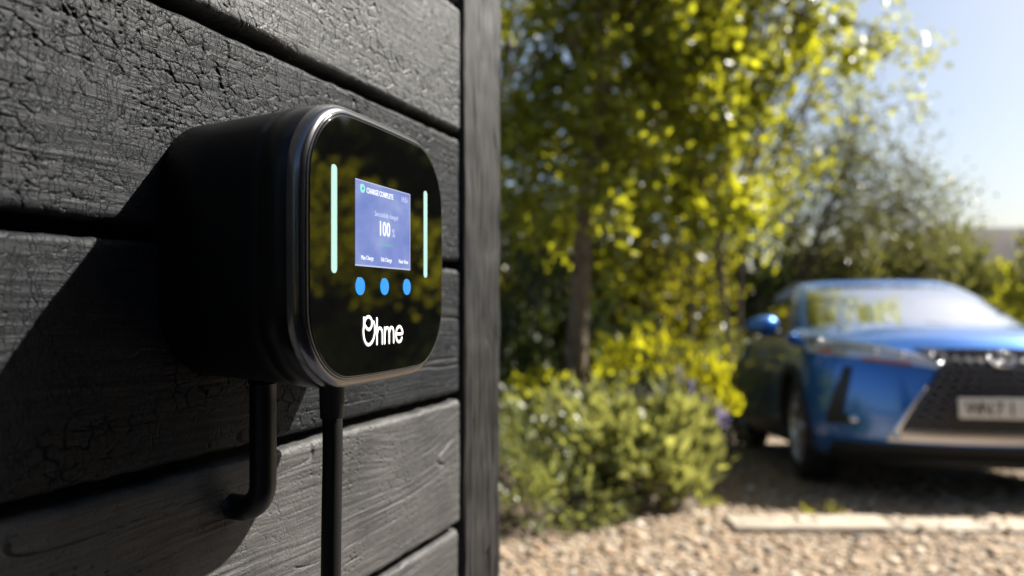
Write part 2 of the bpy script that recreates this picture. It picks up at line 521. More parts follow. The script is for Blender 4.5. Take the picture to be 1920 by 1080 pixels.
def plank_relief(u, v, seed, crack, grain):
    """height field of a burnt board (metres), u along, v across"""
    wx = u + 0.0035 * (fbm(u * 90, v * 60, 3, seed) - .5) * 2
    wy = v + 0.0030 * (fbm(u * 70, v * 90, 3, seed + 5) - .5) * 2
    reg = sstep(0.38, 0.62, fbm(u * 6, v * 14, 3, seed + 11))            # where the char has split
    reg2 = sstep(0.40, 0.60, fbm(u * 9, v * 16, 3, seed + 13))
    f1, f2 = vor(wx / 0.0060, wy / 0.0105, seed)                         # cracks across the grain
    g1, g2 = vor(wx / 0.0042, wy / 0.0042, seed + 3)                     # fine alligator cells
    b1, b2 = vor(wx / 0.013, wy / 0.010, seed + 7)                       # a few long open splits
    keep = sstep(0.36, 0.56, fbm(u * 120, v * 70, 2, seed + 15))          # cracks break off
    c1 = (1 - sstep(0.02, 0.17, f2 - f1)) * (0.35 + 0.65 * keep)
    c2 = (1 - sstep(0.03, 0.25, g2 - g1)) * (0.3 + 0.7 * keep)
    c3 = (1 - sstep(0.01, 0.085, b2 - b1)) * keep
    a1 = crack * (0.25 + 0.75 * reg); a2 = crack * (0.15 + 0.85 * (1 - reg) * reg2)
    h = -0.0016 * c3 * crack * reg2
    h += 0.00010 * a1 * (1 - np.clip(f1, 0, 1) ** 2)
    # grain bending round a knot
    ku, kv = 0.35 + 0.4 * ((seed * 0.377) % 1), (0.3 + 0.4 * ((seed * 0.613) % 1)) * 0.155
    dk = np.sqrt(((u - ku) / 2.6) ** 2 + (v - kv) ** 2)
    gv = v + 0.014 * (fbm(u * 4.5, v * 9, 3, seed + 31) - .5) * 2 + 0.020 * np.exp(-(dk / 0.03) ** 2)
    ring = vnoise(gv * 300, u * 9, seed + 41) - .5
    fine = vnoise(gv * 650, u * 24, seed + 43) - .5
    h += grain * (0.0006 * ring + 0.00045 * fine)
    # shrinkage checks along the grain
    ck = vnoise(gv * 60, u * 4, seed + 51)
    h -= 0.0020 * (1 - sstep(0.0, 0.022, np.abs(ck - 0.5))) * sstep(0.56, 0.70, fbm(u * 5, v * 18, 2, seed + 61))
    # pits
    p1, _ = vor(u / 0.011, v / 0.007, seed + 71, 1.0)
    h -= 0.0012 * (1 - sstep(0.06, 0.16, p1)) * sstep(0.6, 0.72, fbm(u * 14, v * 22, 2, seed + 81))
    h += 0.0016 * (fbm(u * 10, v * 16, 2, seed + 91) - .5) + 0.00012 * (fbm(u * 90, v * 140, 2, seed + 95) - .5)
    return h

def build_plank(i, z0, z1, dense, crack, grain):
    g = 0.0046
    H = (z1 - z0) - 2 * g
    us = usamples(dense)
    nv = 205 if dense else 30
    vs = np.linspace(0, H, nv)
    vs = np.concatenate([[0, .0006, .0015, .003], vs[(vs > .004) & (vs < H - .004)], [H - .003, H - .0015, H - .0006, H]])
    Ug, Vg = np.meshgrid(us, vs, indexing='ij')
    sd = i * 2 + 1
    h = plank_relief(Ug, Vg, sd, crack, grain) if dense else 0.001 * (fbm(Ug * 20, Vg * 40, 3, sd) - .5)
    r = 0.006
    ed = np.minimum(Vg, H - Vg)
    t = np.clip(ed / r, 0, 1)
    rnd = -r * (1 - np.sqrt(np.clip(1 - (1 - t) ** 2, 0, 1)))
    t2 = np.clip((U_END - Ug) / 0.005, 0, 1)
    rnd2 = -0.005 * (1 - np.sqrt(np.clip(1 - (1 - t2) ** 2, 0, 1)))
    wob = (0.0022 * (fbm(Ug * 9, Vg * 0 + sd * 3.3, 3, sd) - .5) + 0.0030 * (fbm(Ug * 70, Vg * 0 + sd * 1.3 + (Vg > H / 2) * 5.0, 3, sd) - .5)) * np.where(Vg > H / 2, 1, -1) * (1 - t)
    out = h * np.clip(0.25 + t, 0, 1) + rnd + rnd2 + 0.0012 * math.sin(i * 2.3)
    P = np.stack([Ug, -out, Vg + wob - 0], -1)
    nu_, nv_ = len(us), len(vs)
    # sides going back into the wall
    front = P.reshape(-1, 3)
    F = gridfaces(nu_, nv_)[:, ::-1]
    idx = np.arange(nu_ * nv_).reshape(nu_, nv_)
    extra = []; k = len(front); EF = []
    for line, flip in ((idx[:, 0], False), (idx[:, -1], True), (idx[-1, :], False), (idx[0, :], True)):
        b = front[line].copy(); b[:, 1] = 0.022
        nb = np.arange(k, k + len(line)); k += len(line); extra.append(b)
        q = np.stack([line[:-1], line[1:], nb[1:], nb[:-1]], -1)
        EF.append(q if not flip else q[:, ::-1])
    V = np.vstack([front] + extra); F = np.vstack([F] + EF)
    V[:, 2] += z0 + g
    o = npmesh('plank', V, F, M_PLANK_SMOOTH if i in (5, 6) else M_PLANK_GREY if i > 8 else M_PLANK, wall, True)  # board greys also carry the wall's brightness falloff
    return o

# crack / grain character of each board, from the ground up
CH = {5: (0.25, 1.0), 6: (0.2, 1.1), 7: (0.8, 0.75), 8: (1.0, 0.6), 9: (1.0, 0.4), 10: (1.0, 0.5)}
for i in range(len(GAPS) - 1):
    z0, z1 = GAPS[i], GAPS[i + 1]
    if z1 < 0.12: continue
    z0 = max(z0, 0.04)
    dense = (HC - 0.45 < z0 < HC + 0.36)
    c = CH.get(i, (0.6, 0.6))
    build_plank(i, z0, z1, dense, *c)
# dark membrane behind the boards
V, F = boxverts(-2.2, 0.90, 0.0225, 0.09, 0.0, GAPS[-1])
mesh('backing', V, F, M_BACK, wall)

def build_post():
    x0, x1 = 0.8115, 0.925
    us = np.concatenate([[0, .0008, .002, .004], np.linspace(0.006, x1 - x0 - .006, 100), [x1 - x0 - .004, x1 - x0 - .002, x1 - x0 - .0008, x1 - x0]])
    zs = np.concatenate([np.linspace(0, 0.6, 20), np.linspace(0.605, 1.45, 620), np.linspace(1.48, GAPS[-1], 30)])
    Ug, Zg = np.meshgrid(us, zs, indexing='ij')
    W = x1 - x0
    gv = Ug + 0.010 * (fbm(Zg * 4, Ug * 12, 3, 200) - .5) * 2
    h = 0.0019 * (vnoise(gv * 220, Zg * 9, 201) - .5) + 0.0013 * (vnoise(gv * 520, Zg * 26, 203) - .5)
    ck = vnoise(gv * 70, Zg * 4, 205)
    h -= 0.0028 * (1 - sstep(0, .045, np.abs(ck - .5))) * sstep(.5, .7, fbm(Zg * 5, Ug * 18, 2, 207))
    h += 0.003 * (fbm(Zg * 9, Ug * 14, 3, 209) - .5)
    t = np.clip(np.minimum(Ug, W - Ug) / 0.007, 0, 1)
    rnd = -0.007 * (1 - np.sqrt(np.clip(1 - (1 - t) ** 2, 0, 1)))
    wob = 0.0035 * (fbm(Zg * 7, Zg * 0 + 4.0, 4, 211) - .5) * 2 * sstep(.4, 1, Ug / W)
    P = np.stack([Ug + x0 + wob, -(h + rnd) - 0.002, Zg], -1).reshape(-1, 3)
    idx = np.arange(len(us) * len(zs)).reshape(len(us), len(zs))
    F = gridfaces(len(us), len(zs))[:, ::-1]
    ex = []; EF = []; k = len(P)
    for line, flip in ((idx[-1, :], False), (idx[0, :], True)):
        b = P[line].copy(); b[:, 1] = 0.11
        nb = np.arange(k, k + len(line)); k += len(line); ex.append(b)
        q = np.stack([line[:-1], line[1:], nb[1:], nb[:-1]], -1)
        EF.append(q if not flip else q[:, ::-1])
    npmesh('corner_post', np.vstack([P] + ex), np.vstack([F] + EF), M_POST, wall, True)
build_post()

# ------------------------------------------------------------------ charger
AC = R(70.35)
NC = Vector((math.sin(AC), -math.cos(AC), 0))
chg = thing('wall_charger', 'black rounded electric car charger with lit screen fixed to the charred wall', 'charger', tuple(-NC * 0.265 + Vector((0, 0, HC))), AC)
M_CASE = mat('case_plastic', (0.0022, 0.0032, 0.0045), 0.5, Specular_IOR_Level=0.22)
M_BEZEL = mat('bezel_metal', (0.19, 0.19, 0.20), 0.2, 1.0)
M_GLASS = mat('front_glass', (0.002, 0.002, 0.002), 0.03, IOR=1.62)
M_EDGE = mat('glass_edge', (0.05, 0.05, 0.05), 0.15, 0.3)
M_BAR = emit('mint_light', (0.60, 0.98, 0.86), 0.42)
M_BLUE = emit('blue_light', (0.0, 0.36, 1.0), 0.43)
M_WHITE = mat('glowing_print', (0.75, 0.75, 0.75), 0.5, Emission_Color=(1, 1, 1, 1), Emission_Strength=0.14)  # glow put into the print; the letters are no lamp
M_TXT = emit('screen_white', (0.9, 0.93, 1.0), 0.47)
M_TXT2 = emit('screen_pale', (0.62, 0.70, 1.0), 0.38)
M_TXTG = emit('screen_green', (0.25, 0.6, 0.75), 0.30)
M_TEAL = emit('screen_mint', (0.35, 0.9, 0.75), 0.43)
def screen_mat():
    m = mat('screen', (0.01, 0.01, 0.01), 0.08)
    nt, ln, b = nodes(m)
    tc = nt.new('ShaderNodeTexCoord'); n = nt.new('ShaderNodeTexNoise'); n.inputs['Scale'].default_value = 38; n.inputs['Detail'].default_value = 3
    mp = nt.new('ShaderNodeMapping'); mp.inputs['Scale'].default_value = (0.7, 1, 1.0)
    ln.new(tc.outputs['Object'], mp.inputs[0]); ln.new(mp.outputs[0], n.inputs['Vector'])
    r = ramp(nt, [(0.3, (0.13, 0.22, 0.62)), (0.5, (0.22, 0.29, 0.70)), (0.68, (0.34, 0.43, 0.76))])
    ln.new(n.outputs[0], r.inputs[0]); ln.new(r.outputs[0], b.inputs['Emission Color']); b.inputs['Emission Strength'].default_value = 0.35
    return m
M_SCREEN = screen_mat()

CX, CZ = 0.4714, 0.0367          # middle of the face
HX, HZ = 0.0917, 0.0845          # half size of the glass
def rring(hx, hz, r, n=14, bulge=0.0022):
    """rounded square ring with slightly bowed sides, counter-clockwise seen from the front"""
    pts = []
    r = min(r, hx, hz)
    for (sx, sz, a0) in ((1, 1, 0), (-1, 1, 90), (-1, -1, 180), (1, -1, 270)):
        cx, cz = sx * (hx - r), sz * (hz - r)
        for k in range(n + 1):
            a = R(a0 + 90 * k / n)
            pts.append((cx + r * math.cos(a), cz + r * math.sin(a)))
        # points along the following straight side
        nx = {(1, 1): (-1, 1), (-1, 1): (-1, -1), (-1, -1): (1, -1), (1, -1): (1, 1)}[(sx, sz)]
        ax, az = pts[-1]
        b0 = R(a0 + 90)
        bx, bz = nx[0] * (hx - r) + r * math.cos(b0), nx[1] * (hz - r) + r * math.sin(b0)
        for k in range(1, 8):
            t = k / 8
            pts.append((ax + (bx - ax) * t, az + (bz - az) * t))
    out = []
    for x, z in pts:
        kx = bulge * (1 - (z / hz) ** 2) * (x / hx) ** 4
        kz = bulge * (1 - (x / hx) ** 2) * (z / hz) ** 4
        out.append((x + math.copysign(kx, x), z + math.copysign(kz, z)))
    return out

def loft(name, rings, m, cap0=True, cap1=True, parent=None):
    """rings: (y, hx, hz, r) from the front to the back"""
    V = []; n = None
    for (y, hx, hz, r) in rings:
        q = rring(hx, hz, r); n = len(q)
        V += [(CX + x, y, CZ + z) for x, z in q]
    F = [tuple(f) for f in gridfaces(len(rings), n, wrapv=True)]
    if cap0:
        V.append((CX, rings[0][0], CZ)); c = len(V) - 1
        F += [(c, i, (i + 1) % n) for i in range(n)]
    if cap1:
        V.append((CX, rings[-1][0], CZ)); c = len(V) - 1; b = (len(rings) - 1) * n
        F += [(c, b + (i + 1) % n, b + i) for i in range(n)]
    o = mesh(name, V, F, m, parent, True)
    bm = bmesh.new(); bm.from_mesh(o.data); bmesh.ops.recalc_face_normals(bm, faces=bm.faces); bm.to_mesh(o.data); bm.free()
    for pl in o.data.polygons:
        if len(pl.vertices) == 3: pl.use_smooth = False
    return o
RG = 0.043
# bezel rolls from the glass round to the side
rg = [(-0.0004, 0.0000), (-0.0003, 0.0010), (0.0002, 0.0024), (0.0011, 0.0038), (0.0025, 0.0050), (0.0046, 0.0059), (0.0072, 0.0064), (0.0092, 0.0065)]
rf = [(0.0092, 0.0060), (0.0094, 0.0064), (0.026, 0.0064), (0.0300, 0.0062)]
loft('front_cover', [(y, HX + e, HZ + e, RG + e) for y, e in rf], mat('cover_plastic', (0.0025, 0.003, 0.004), 0.3, Specular_IOR_Level=0.3), True, False, chg)
loft('bezel', [(y, HX + e, HZ + e, RG + e) for y, e in rg], M_BEZEL, True, False, chg)
rb = [(0.0300, 0.0055), (0.0305, 0.0061), (0.040, 0.0050), (0.075, 0.0030), (0.118, 0.0005)]
loft('back_housing', [(y, HX + e, HZ + e, RG + e) for y, e in rb], M_CASE, True, True, chg)
gl = [(-0.0016, 0.0, 0.0), (-0.0016, -0.0012, 0), (-0.0012, -0.0004, 0), (-0.0004, -0.0002, 0), (0.0006, -0.0002, 0)]
glass = loft('glass_panel', [(-0.0016, HX - .0016, HZ - .0016, RG - .0016), (-0.0013, HX - .0008, HZ - .0008, RG - .0008), (0.0004, HX - .0006, HZ - .0006, RG - .0006)], M_GLASS, True, False, chg)
loft('trim_ring', [(-0.0009, HX - .0004, HZ - .0004, RG - .0004), (-0.0013, HX + .0002, HZ + .0002, RG), (-0.0009, HX + .0008, HZ + .0008, RG), (0.0004, HX + .0010, HZ + .0010, RG)], M_EDGE, False, False, chg)
FY = -0.0020                       # things printed on the glass

def pill(name, x, z0, z1, w, m, parent, y=FY):
    pts = []
    r = w / 2
    for k in range(13): pts.append((x + r * math.cos(math.pi * k / 12), z1 - r + r * math.sin(math.pi * k / 12)))
    for k in range(13): pts.append((x - r * math.cos(math.pi * k / 12), z0 + r - r * math.sin(math.pi * k / 12)))
    n = len(pts)
    V = [(a, y, b) for a, b in pts] + [(a, y + 0.0005, b) for a, b in pts]
    F = [tuple(range(n))[::-1]] + [(i, (i + 1) % n, n + (i + 1) % n, n + i) for i in range(n)]
    return mesh(name, V, F, m, parent)
pill('light_bar', 0.4046, 0.0188, 0.0872, 0.0060, M_BAR, chg)
pill('light_bar', 0.5335, 0.0200, 0.0886, 0.0056, M_BAR, chg)
for x, z in ((0.4356, 0.0112), (0.4684, 0.0116), (0.5021, 0.0120)):
    pill('button', x, z - 0.0060, z + 0.0060, 0.0119, M_BLUE, chg)
SX0, SX1, SZ0, SZ1 = 0.4296, 0.5064, 0.0256, 0.0818
V, F = boxverts(SX0, SX1, FY, FY + 0.0004, SZ0, SZ1)
scr = mesh('display_screen', V, F, M_SCREEN, chg)
for (a, b, c, d) in ((SX0, SX1, SZ1, SZ1 + .0006), (SX0, SX1, SZ0 - .0009, SZ0), (SX1, SX1 + .0007, SZ0 - .0009, SZ1 + .0006)):
    V, F = boxverts(a, b, FY, FY + 0.0004, c, d)
    mesh('screen_edge', V, F, M_TXT2, scr)

def text(body, x, z, size, m, parent, name, align='LEFT', y=FY - 0.0004, sx=1.0, bold=0.0, M=None, ext=0.0001):
    cu = bpy.data.curves.new(name, 'FONT')
    cu.body = body; cu.size = size; cu.align_x = align; cu.extrude = ext; cu.resolution_u = 3
    cu.offset = bold
    o = bpy.data.objects.new(name, cu); COL.objects.link(o)
    dg = bpy.context.evaluated_depsgraph_get(); dg.update()
    me = bpy.data.meshes.new_from_object(o.evaluated_get(dg))
    bpy.data.objects.remove(o); bpy.data.curves.remove(cu)
    me.name = name
    me.transform(Matrix.Translation((x, y, z)) @ Matrix.Rotation(R(90), 4, 'X') @ Matrix.Diagonal((sx, 1, 1, 1)))
    if M is not None: me.transform(M)
    me.materials.clear()
    return link(name, me, m, parent)
text('CHARGE COMPLETE', 0.4428, 0.0746, 0.0052, M_TXT, scr, 'status_text', sx=0.78, bold=0.00012)
text('14:36', 0.5020, 0.0750, 0.0056, M_TXT2, scr, 'clock_text', 'RIGHT', sx=0.8)
text('Successfully charged', 0.4705, 0.0603, 0.0050, M_TXT2, scr, 'message_text', 'CENTER', sx=0.82)
text('100', 0.4672, 0.0475, 0.0140, M_TXT, scr, 'percent_text', 'CENTER', sx=0.80, bold=0.0003)
text('%', 0.4782, 0.0475, 0.0085, M_TXT2, scr, 'percent_sign', 'LEFT', sx=0.75)
text('Delivered: 0', 0.4705, 0.0398, 0.0042, M_TXTG, scr, 'energy_text', 'CENTER', sx=0.8)
text('Max Charge', 0.4440, 0.0292, 0.0042, M_TXT, scr, 'option_text', 'CENTER', sx=0.78)
text('Edit Charge', 0.4700, 0.0292, 0.0042, M_TXT, scr, 'option_text', 'CENTER', sx=0.78)
text('Next View', 0.4955, 0.0292, 0.0042, M_TXT, scr, 'option_text', 'CENTER', sx=0.78)
pill('status_icon', 0.4380, 0.0739, 0.0799, 0.0060, M_TEAL, scr, FY - 0.0003)
pill('icon_mark', 0.4380, 0.0758, 0.0780, 0.0016, M_BLUE, scr, FY - 0.0006)

# word on the glass, drawn as round strokes
def strokes(name, lines, r, m, parent):
    parts = []
    for L in lines:
        P = np.array([(a, 0.0, b) for a, b in L])
        if len(P) > 2: P = catmull(P, 8)
        else: P = np.linspace(P[0], P[1], 6)
        rr = np.full(len(P), r)
        # round ends
        t0 = P[0] - P[1]; t0 /= np.linalg.norm(t0); t1 = P[-1] - P[-2]; t1 /= np.linalg.norm(t1)
        P = np.vstack([P[0] + t0 * r * .95, P[0] + t0 * r * .7, P, P[-1] + t1 * r * .7, P[-1] + t1 * r * .95])
        rr = np.concatenate([[r * .3, r * .7], rr, [r * .7, r * .3]])
        Vt, Ft = tube_arrays(P, rr, 8)
        parts.append((Vt, Ft))
    V, F = merge(parts)
    V[:, 1] = V[:, 1] * 0.18 + FY
    return npmesh(name, V, F, m, parent, True)
B0 = -0.0290                        # baseline
xh = 0.0112                         # x-height
lo = 0.4388
O_ = [(lo + .0012, B0 + .0188), (lo + .0012, B0 + .0165), (lo + .0010, B0 + .0135), (lo + .0004, B0 + .0095), (lo + .0016, B0 + .0045), (lo + .0048, B0 + .0010), (lo + .0088, B0 + .0006), (lo + .0130, B0 + .0032), (lo + .0154, B0 + .0082), (lo + .0152, B0 + .0130), (lo + .0140, B0 + .0158)]
loop_ = [(lo + .0012, B0 + .0150), (lo + .0040, B0 + .0186), (lo + .0080, B0 + .0194), (lo + .0112, B0 + .0172), (lo + .0112, B0 + .0132), (lo + .0085, B0 + .0108), (lo + .0050, B0 + .0116), (lo + .0018, B0 + .0145)]
h0 = lo + .0185
h_ = [[(h0, B0 + .0005), (h0, B0 + .0180)], [(h0, B0 + .0070), (h0 + .0016, B0 + .0104), (h0 + .0045, B0 + xh), (h0 + .0070, B0 + .0092), (h0 + .0075, B0 + .0060), (h0 + .0075, B0 + .0005)]]
m0 = h0 + .0108
m_ = [[(m0, B0 + .0005), (m0, B0 + xh)],
      [(m0, B0 + .0070), (m0 + .0014, B0 + .0104), (m0 + .0038, B0 + xh), (m0 + .0060, B0 + .0095), (m0 + .0065, B0 + .0060), (m0 + .0065, B0 + .0005)],
      [(m0 + .0065, B0 + .0070), (m0 + .0079, B0 + .0104), (m0 + .0103, B0 + xh), (m0 + .0125, B0 + .0095), (m0 + .0130, B0 + .0060), (m0 + .0130, B0 + .0005)]]
e0 = m0 + .0163
e_ = [[(e0 + .0006, B0 + .0062), (e0 + .0098, B0 + .0062), (e0 + .0094, B0 + .0090), (e0 + .0072, B0 + .0112), (e0 + .0040, B0 + .0113), (e0 + .0012, B0 + .0092), (e0 + .0002, B0 + .0058), (e0 + .0012, B0 + .0024), (e0 + .0042, B0 + .0004), (e0 + .0074, B0 + .0009), (e0 + .0092, B0 + .0030)]]
strokes('logo_letters', [O_, loop_] + h_ + m_ + e_, 0.00112, M_WHITE, chg)

# conduit and cable below the charger (wall axes)
M_RUBBER = mat('black_rubber', (0.004, 0.004, 0.0045), 0.6, Specular_IOR_Level=0.25)
M_COND = mat('black_conduit', (0.004, 0.0045, 0.006), 0.4)
WM = Matrix.Translation(-NW * DW) @ Matrix.Rotation(AW, 4, 'Z')
def wpt(u, p, h):
    return tuple(WM @ Vector((u, -p, HC + h)))
cd = thing('cable_conduit', 'thick black conduit pipe under the charger bending back into the wall', 'conduit', wpt(0.40, 0.05, -0.15))
def rel(pts, o): return [tuple(Vector(p) - Vector(o.location)) for p in pts]
path = [wpt(0.425, 0.029, -0.030), wpt(0.425, 0.029, -0.07), wpt(0.425, 0.029, -0.128)]
for k in range(1, 10):
    a = R(90 * k / 9)
    path.append(wpt(0.425, 0.029 - 0.019 * (1 - math.cos(a)), -0.128 - 0.019 * math.sin(a)))
path += [wpt(0.425, -0.006, -0.147)]
tube('pipe', rel(path, cd), 0.0092, M_COND, cd, 20)
tube('pipe_gland', rel([wpt(0.425, 0.029, -0.044), wpt(0.425, 0.029, -0.057)], cd), 0.0100, M_COND, cd, 20)

cb = thing('charging_cable', 'black charging cable hanging straight down from the charger front', 'cable', wpt(0.425, 0.09, -0.05))
cp = catmull([wpt(0.424, 0.088, -0.045), wpt(0.4245, 0.088, -0.07), wpt(0.4243, 0.0885, -0.10), wpt(0.4225, 0.089, -0.14), wpt(0.4215, 0.089, -0.19), wpt(0.422, 0.088, -0.26), wpt(0.424, 0.085, -0.40), wpt(0.427, 0.07, -0.62), wpt(0.44, 0.05, -0.9), wpt(0.47, 0.06, -0.995), wpt(0.56, 0.12, -1.02)], 10)
tube('cord', rel(cp, cb), 0.0068, M_RUBBER, cb, 16)
tube('gland', rel([wpt(0.424, 0.088, -0.050), wpt(0.4243, 0.088, -0.0775), wpt(0.4243, 0.088, -0.079)], cb), [0.0086, 0.0080, 0.0068], M_RUBBER, cb, 20)

# ------------------------------------------------------------------ plants
def leaves(P, L, W, rs, up=0.3, hang=0.0, dirs=None):
    n = len(P)
    d = rs.normal(0, 1, (n, 3)) if dirs is None else dirs + rs.normal(0, .35, (n, 3))
    d[:, 2] += up - hang
    d /= np.linalg.norm(d, axis=1)[:, None]
    a = rs.normal(0, 1, (n, 3)); a[:, 2] *= 0.4
    s = np.cross(d, a); s /= np.linalg.norm(s, axis=1)[:, None] + 1e-9
    nn = np.cross(s, d)
    L = L * rs.uniform(.65, 1.25, n)[:, None]; W = W * rs.uniform(.7, 1.2, n)[:, None]
    V = np.stack([P, P + d * L * .42 + s * W * .5 + nn * W * .16, P + d * L - nn * L * .1, P + d * L * .42 - s * W * .5 + nn * W * .16], 1).reshape(-1, 3)
    b = np.arange(n)[:, None] * 4
    F = np.concatenate([b + np.array([[0, 1, 2]]), b + np.array([[0, 2, 3]])])
    return V, F

def clumps(rs, blobs, per_m3, r):
    """blobs: (cx,cy,cz, rx,ry,rz); shell-biased clump centres"""
    C = []
    for (cx, cy, cz, rx, ry, rz) in blobs:
        n = max(7, int(per_m3 * 4.19 * rx * ry * rz))
        v = rs.normal(0, 1, (n, 3)); v /= np.linalg.norm(v, axis=1)[:, None]
        q = rs.uniform(0.25, 1.0, n) ** 0.6
        C.append(np.array([cx, cy, cz]) + v * q[:, None] * np.array([rx, ry, rz]) + rs.normal(0, r * .5, (n, 3)))
    return np.vstack(C)

def tree(name, label, cat, base, trunk_pts, trunk_r, blobs, mat_, rs, per_m3=8, leaf=(0.06, 0.04), nleaf=40, cr=0.22, limbs=14, group=None, hang=0.2, fade=0.28):
    t = thing(name, label, cat, base, 0, group)
    B = np.array(base)
    tp = catmull(trunk_pts, 8)
    rr = np.linspace(trunk_r, trunk_r * fade, len(tp)) * (1 + 0.25 * np.exp(-np.linspace(0, 8, len(tp))))
    parts = [tube_arrays(tp, rr, 9)]
    C = clumps(rs, blobs, per_m3, cr)
    sel = C[rs.choice(len(C), min(limbs, len(C)), replace=False)]
    for c in sel:
        k = int(len(tp) * rs.uniform(.3, .95)); s = tp[k]
        mid = (s + c) / 2 + np.array([0, 0, 0.12 * np.linalg.norm(c - s)]) + rs.normal(0, .06, 3)
        p = catmull([s, mid, c], 5)
        parts.append(tube_arrays(p, np.linspace(max(rr[k] * .45, .01), .005, len(p)), 5))
        for _ in range(2):
            c2 = C[np.argsort(np.linalg.norm(C - c, axis=1))[rs.randint(1, min(7, len(C)))]]
            p2 = catmull([p[len(p) // 2], (p[len(p) // 2] + c2) / 2 + rs.normal(0, .05, 3), c2], 4)
            parts.append(tube_arrays(p2, np.linspace(.009, .003, len(p2)), 4))
    V, F = merge(parts)
    npmesh('trunk', V - B, F, M_BARK, t, True)
    P = np.repeat(C, nleaf, 0)
    P = P + rs.normal(0, cr * .55, P.shape)
    V, F = leaves(P, leaf[0], leaf[1], rs, 0.1, hang)
    npmesh('crown', V - B, F, mat_, t)
    return t

def G(x, y): return float(gz(np.array(x), np.array(y)))
def rsd(k): return np.random.RandomState(k)

# the near tree whose trunk stands in the bed
tree('garden_tree', 'tall leafy tree with a slim brown trunk rising from the planted bed', 'tree', (0.42, 5.0, G(.42, 5) + .04),
     [(0.42, 5.0, -0.2), (0.44, 5.0, 0.8), (0.50, 5.03, 1.7), (0.62, 5.1, 2.6), (0.74, 5.15, 3.4), (0.95, 5.2, 4.6), (1.1, 5.3, 5.6)], 0.075,
     [(0.45, 5.4, 1.95, 0.75, 0.7, 0.85), (0.85, 5.3, 2.8, 0.75, 0.7, 0.95), (0.55, 4.75, 1.75, 0.38, 0.22, 0.45), (0.1, 5.3, 2.6, 0.35, 0.5, 0.3), (0.5, 5.4, 3.3, 0.8, 0.7, 0.5), (1.1, 5.3, 3.3, 0.7, 0.8, 0.9), (0.4, 5.3, 4.4, 1.2, 1.0, 0.9), (1.3, 5.5, 4.6, 1.2, 1.0, 0.8)],
     M_LEAF_TREE, rsd(11), per_m3=32, leaf=(0.075, 0.052), nleaf=46, cr=0.16, limbs=30)
tree('sunlit_crown', 'yellow green backlit side of the near tree crown, split off as its own tree', 'tree', (1.72, 5.9, G(1.72, 5.9)),
     [(1.72, 5.9, G(1.72, 5.9) - .1), (1.70, 5.9, 0.8), (1.62, 5.9, 1.8), (1.7, 5.9, 3.0), (1.9, 5.9, 4.0)], 0.024,  # near crown's sunlit side, with a stem added to carry it
     [(1.62, 5.8, 2.55, 0.42, 0.45, 0.75), (1.95, 5.9, 3.3, 0.75, 0.6, 0.6), (2.4, 5.9, 3.05, 0.34, 0.4, 0.40), (1.42, 5.7, 1.80, 0.26, 0.28, 0.32), (1.3, 5.8, 3.2, .5, .4, .5), (1.75, 5.9, 1.75, .2, .2, .3), (2.2, 5.9, 4.1, .7, .6, .5)],
     M_LEAF_TREE, rsd(14), per_m3=34, leaf=(0.085, 0.062), nleaf=52, cr=0.135, limbs=24)
# drooping spray at the crown's right edge
tree('leaning_tree', 'thin hanging leafy branches against the pale sky beside the near tree', 'tree', (2.4, 7.6, G(2.4, 7.6)),
     [(2.3, 7.6, G(2.9, 7.6) - .1), (2.35, 7.6, 1.6), (2.6, 7.6, 2.9), (3.2, 7.6, 3.75), (3.75, 7.6, 3.85)], 0.026,
     [(2.4, 7.6, 2.3, .65, .5, .9), (2.9, 7.6, 3.2, .55, .4, .5), (3.45, 7.6, 3.65, .45, .3, .25), (4.0, 7.6, 3.45, .13, .2, .45), (4.1, 7.6, 3.7, .16, .2, .2), (3.45, 7.6, 3.0, .14, .2, .5), (3.75, 7.6, 3.75, .25, .2, .2), (2.7, 7.6, 3.95, .6, .3, .25), (3.0, 7.6, 2.5, .25, .3, .4)],
     M_LEAF_TREE, rsd(12), per_m3=46, leaf=(0.075, 0.045), nleaf=13, cr=0.15, limbs=16, hang=0.8)
# sparse grey green tree behind the car
tree('airy_tree', 'sparse grey green tree with fine leaves standing behind the blue car', 'tree', (4.4, 11.0, G(4.4, 11)),
     [(4.2, 11.0, G(4.4, 11) - .1), (4.2, 11.0, 0.8), (4.4, 11.0, 1.8), (4.9, 11, 3.0), (5.15, 11, 4.0)], 0.06,
     [(4.6, 11, 2.5, .95, .8, 1.0), (5.2, 11, 3.0, .95, .8, .9), (5.8, 11, 2.2, .9, .7, .7), (4.8, 11, 3.8, .4, .4, .5), (6.3, 11, 2.1, .4, .4, .7), (4.0, 11, 2.4, .5, .5, .6)],
     M_LEAF_OLIVE, rsd(13), per_m3=26, leaf=(0.08, 0.040), nleaf=28, cr=0.26, limbs=46)
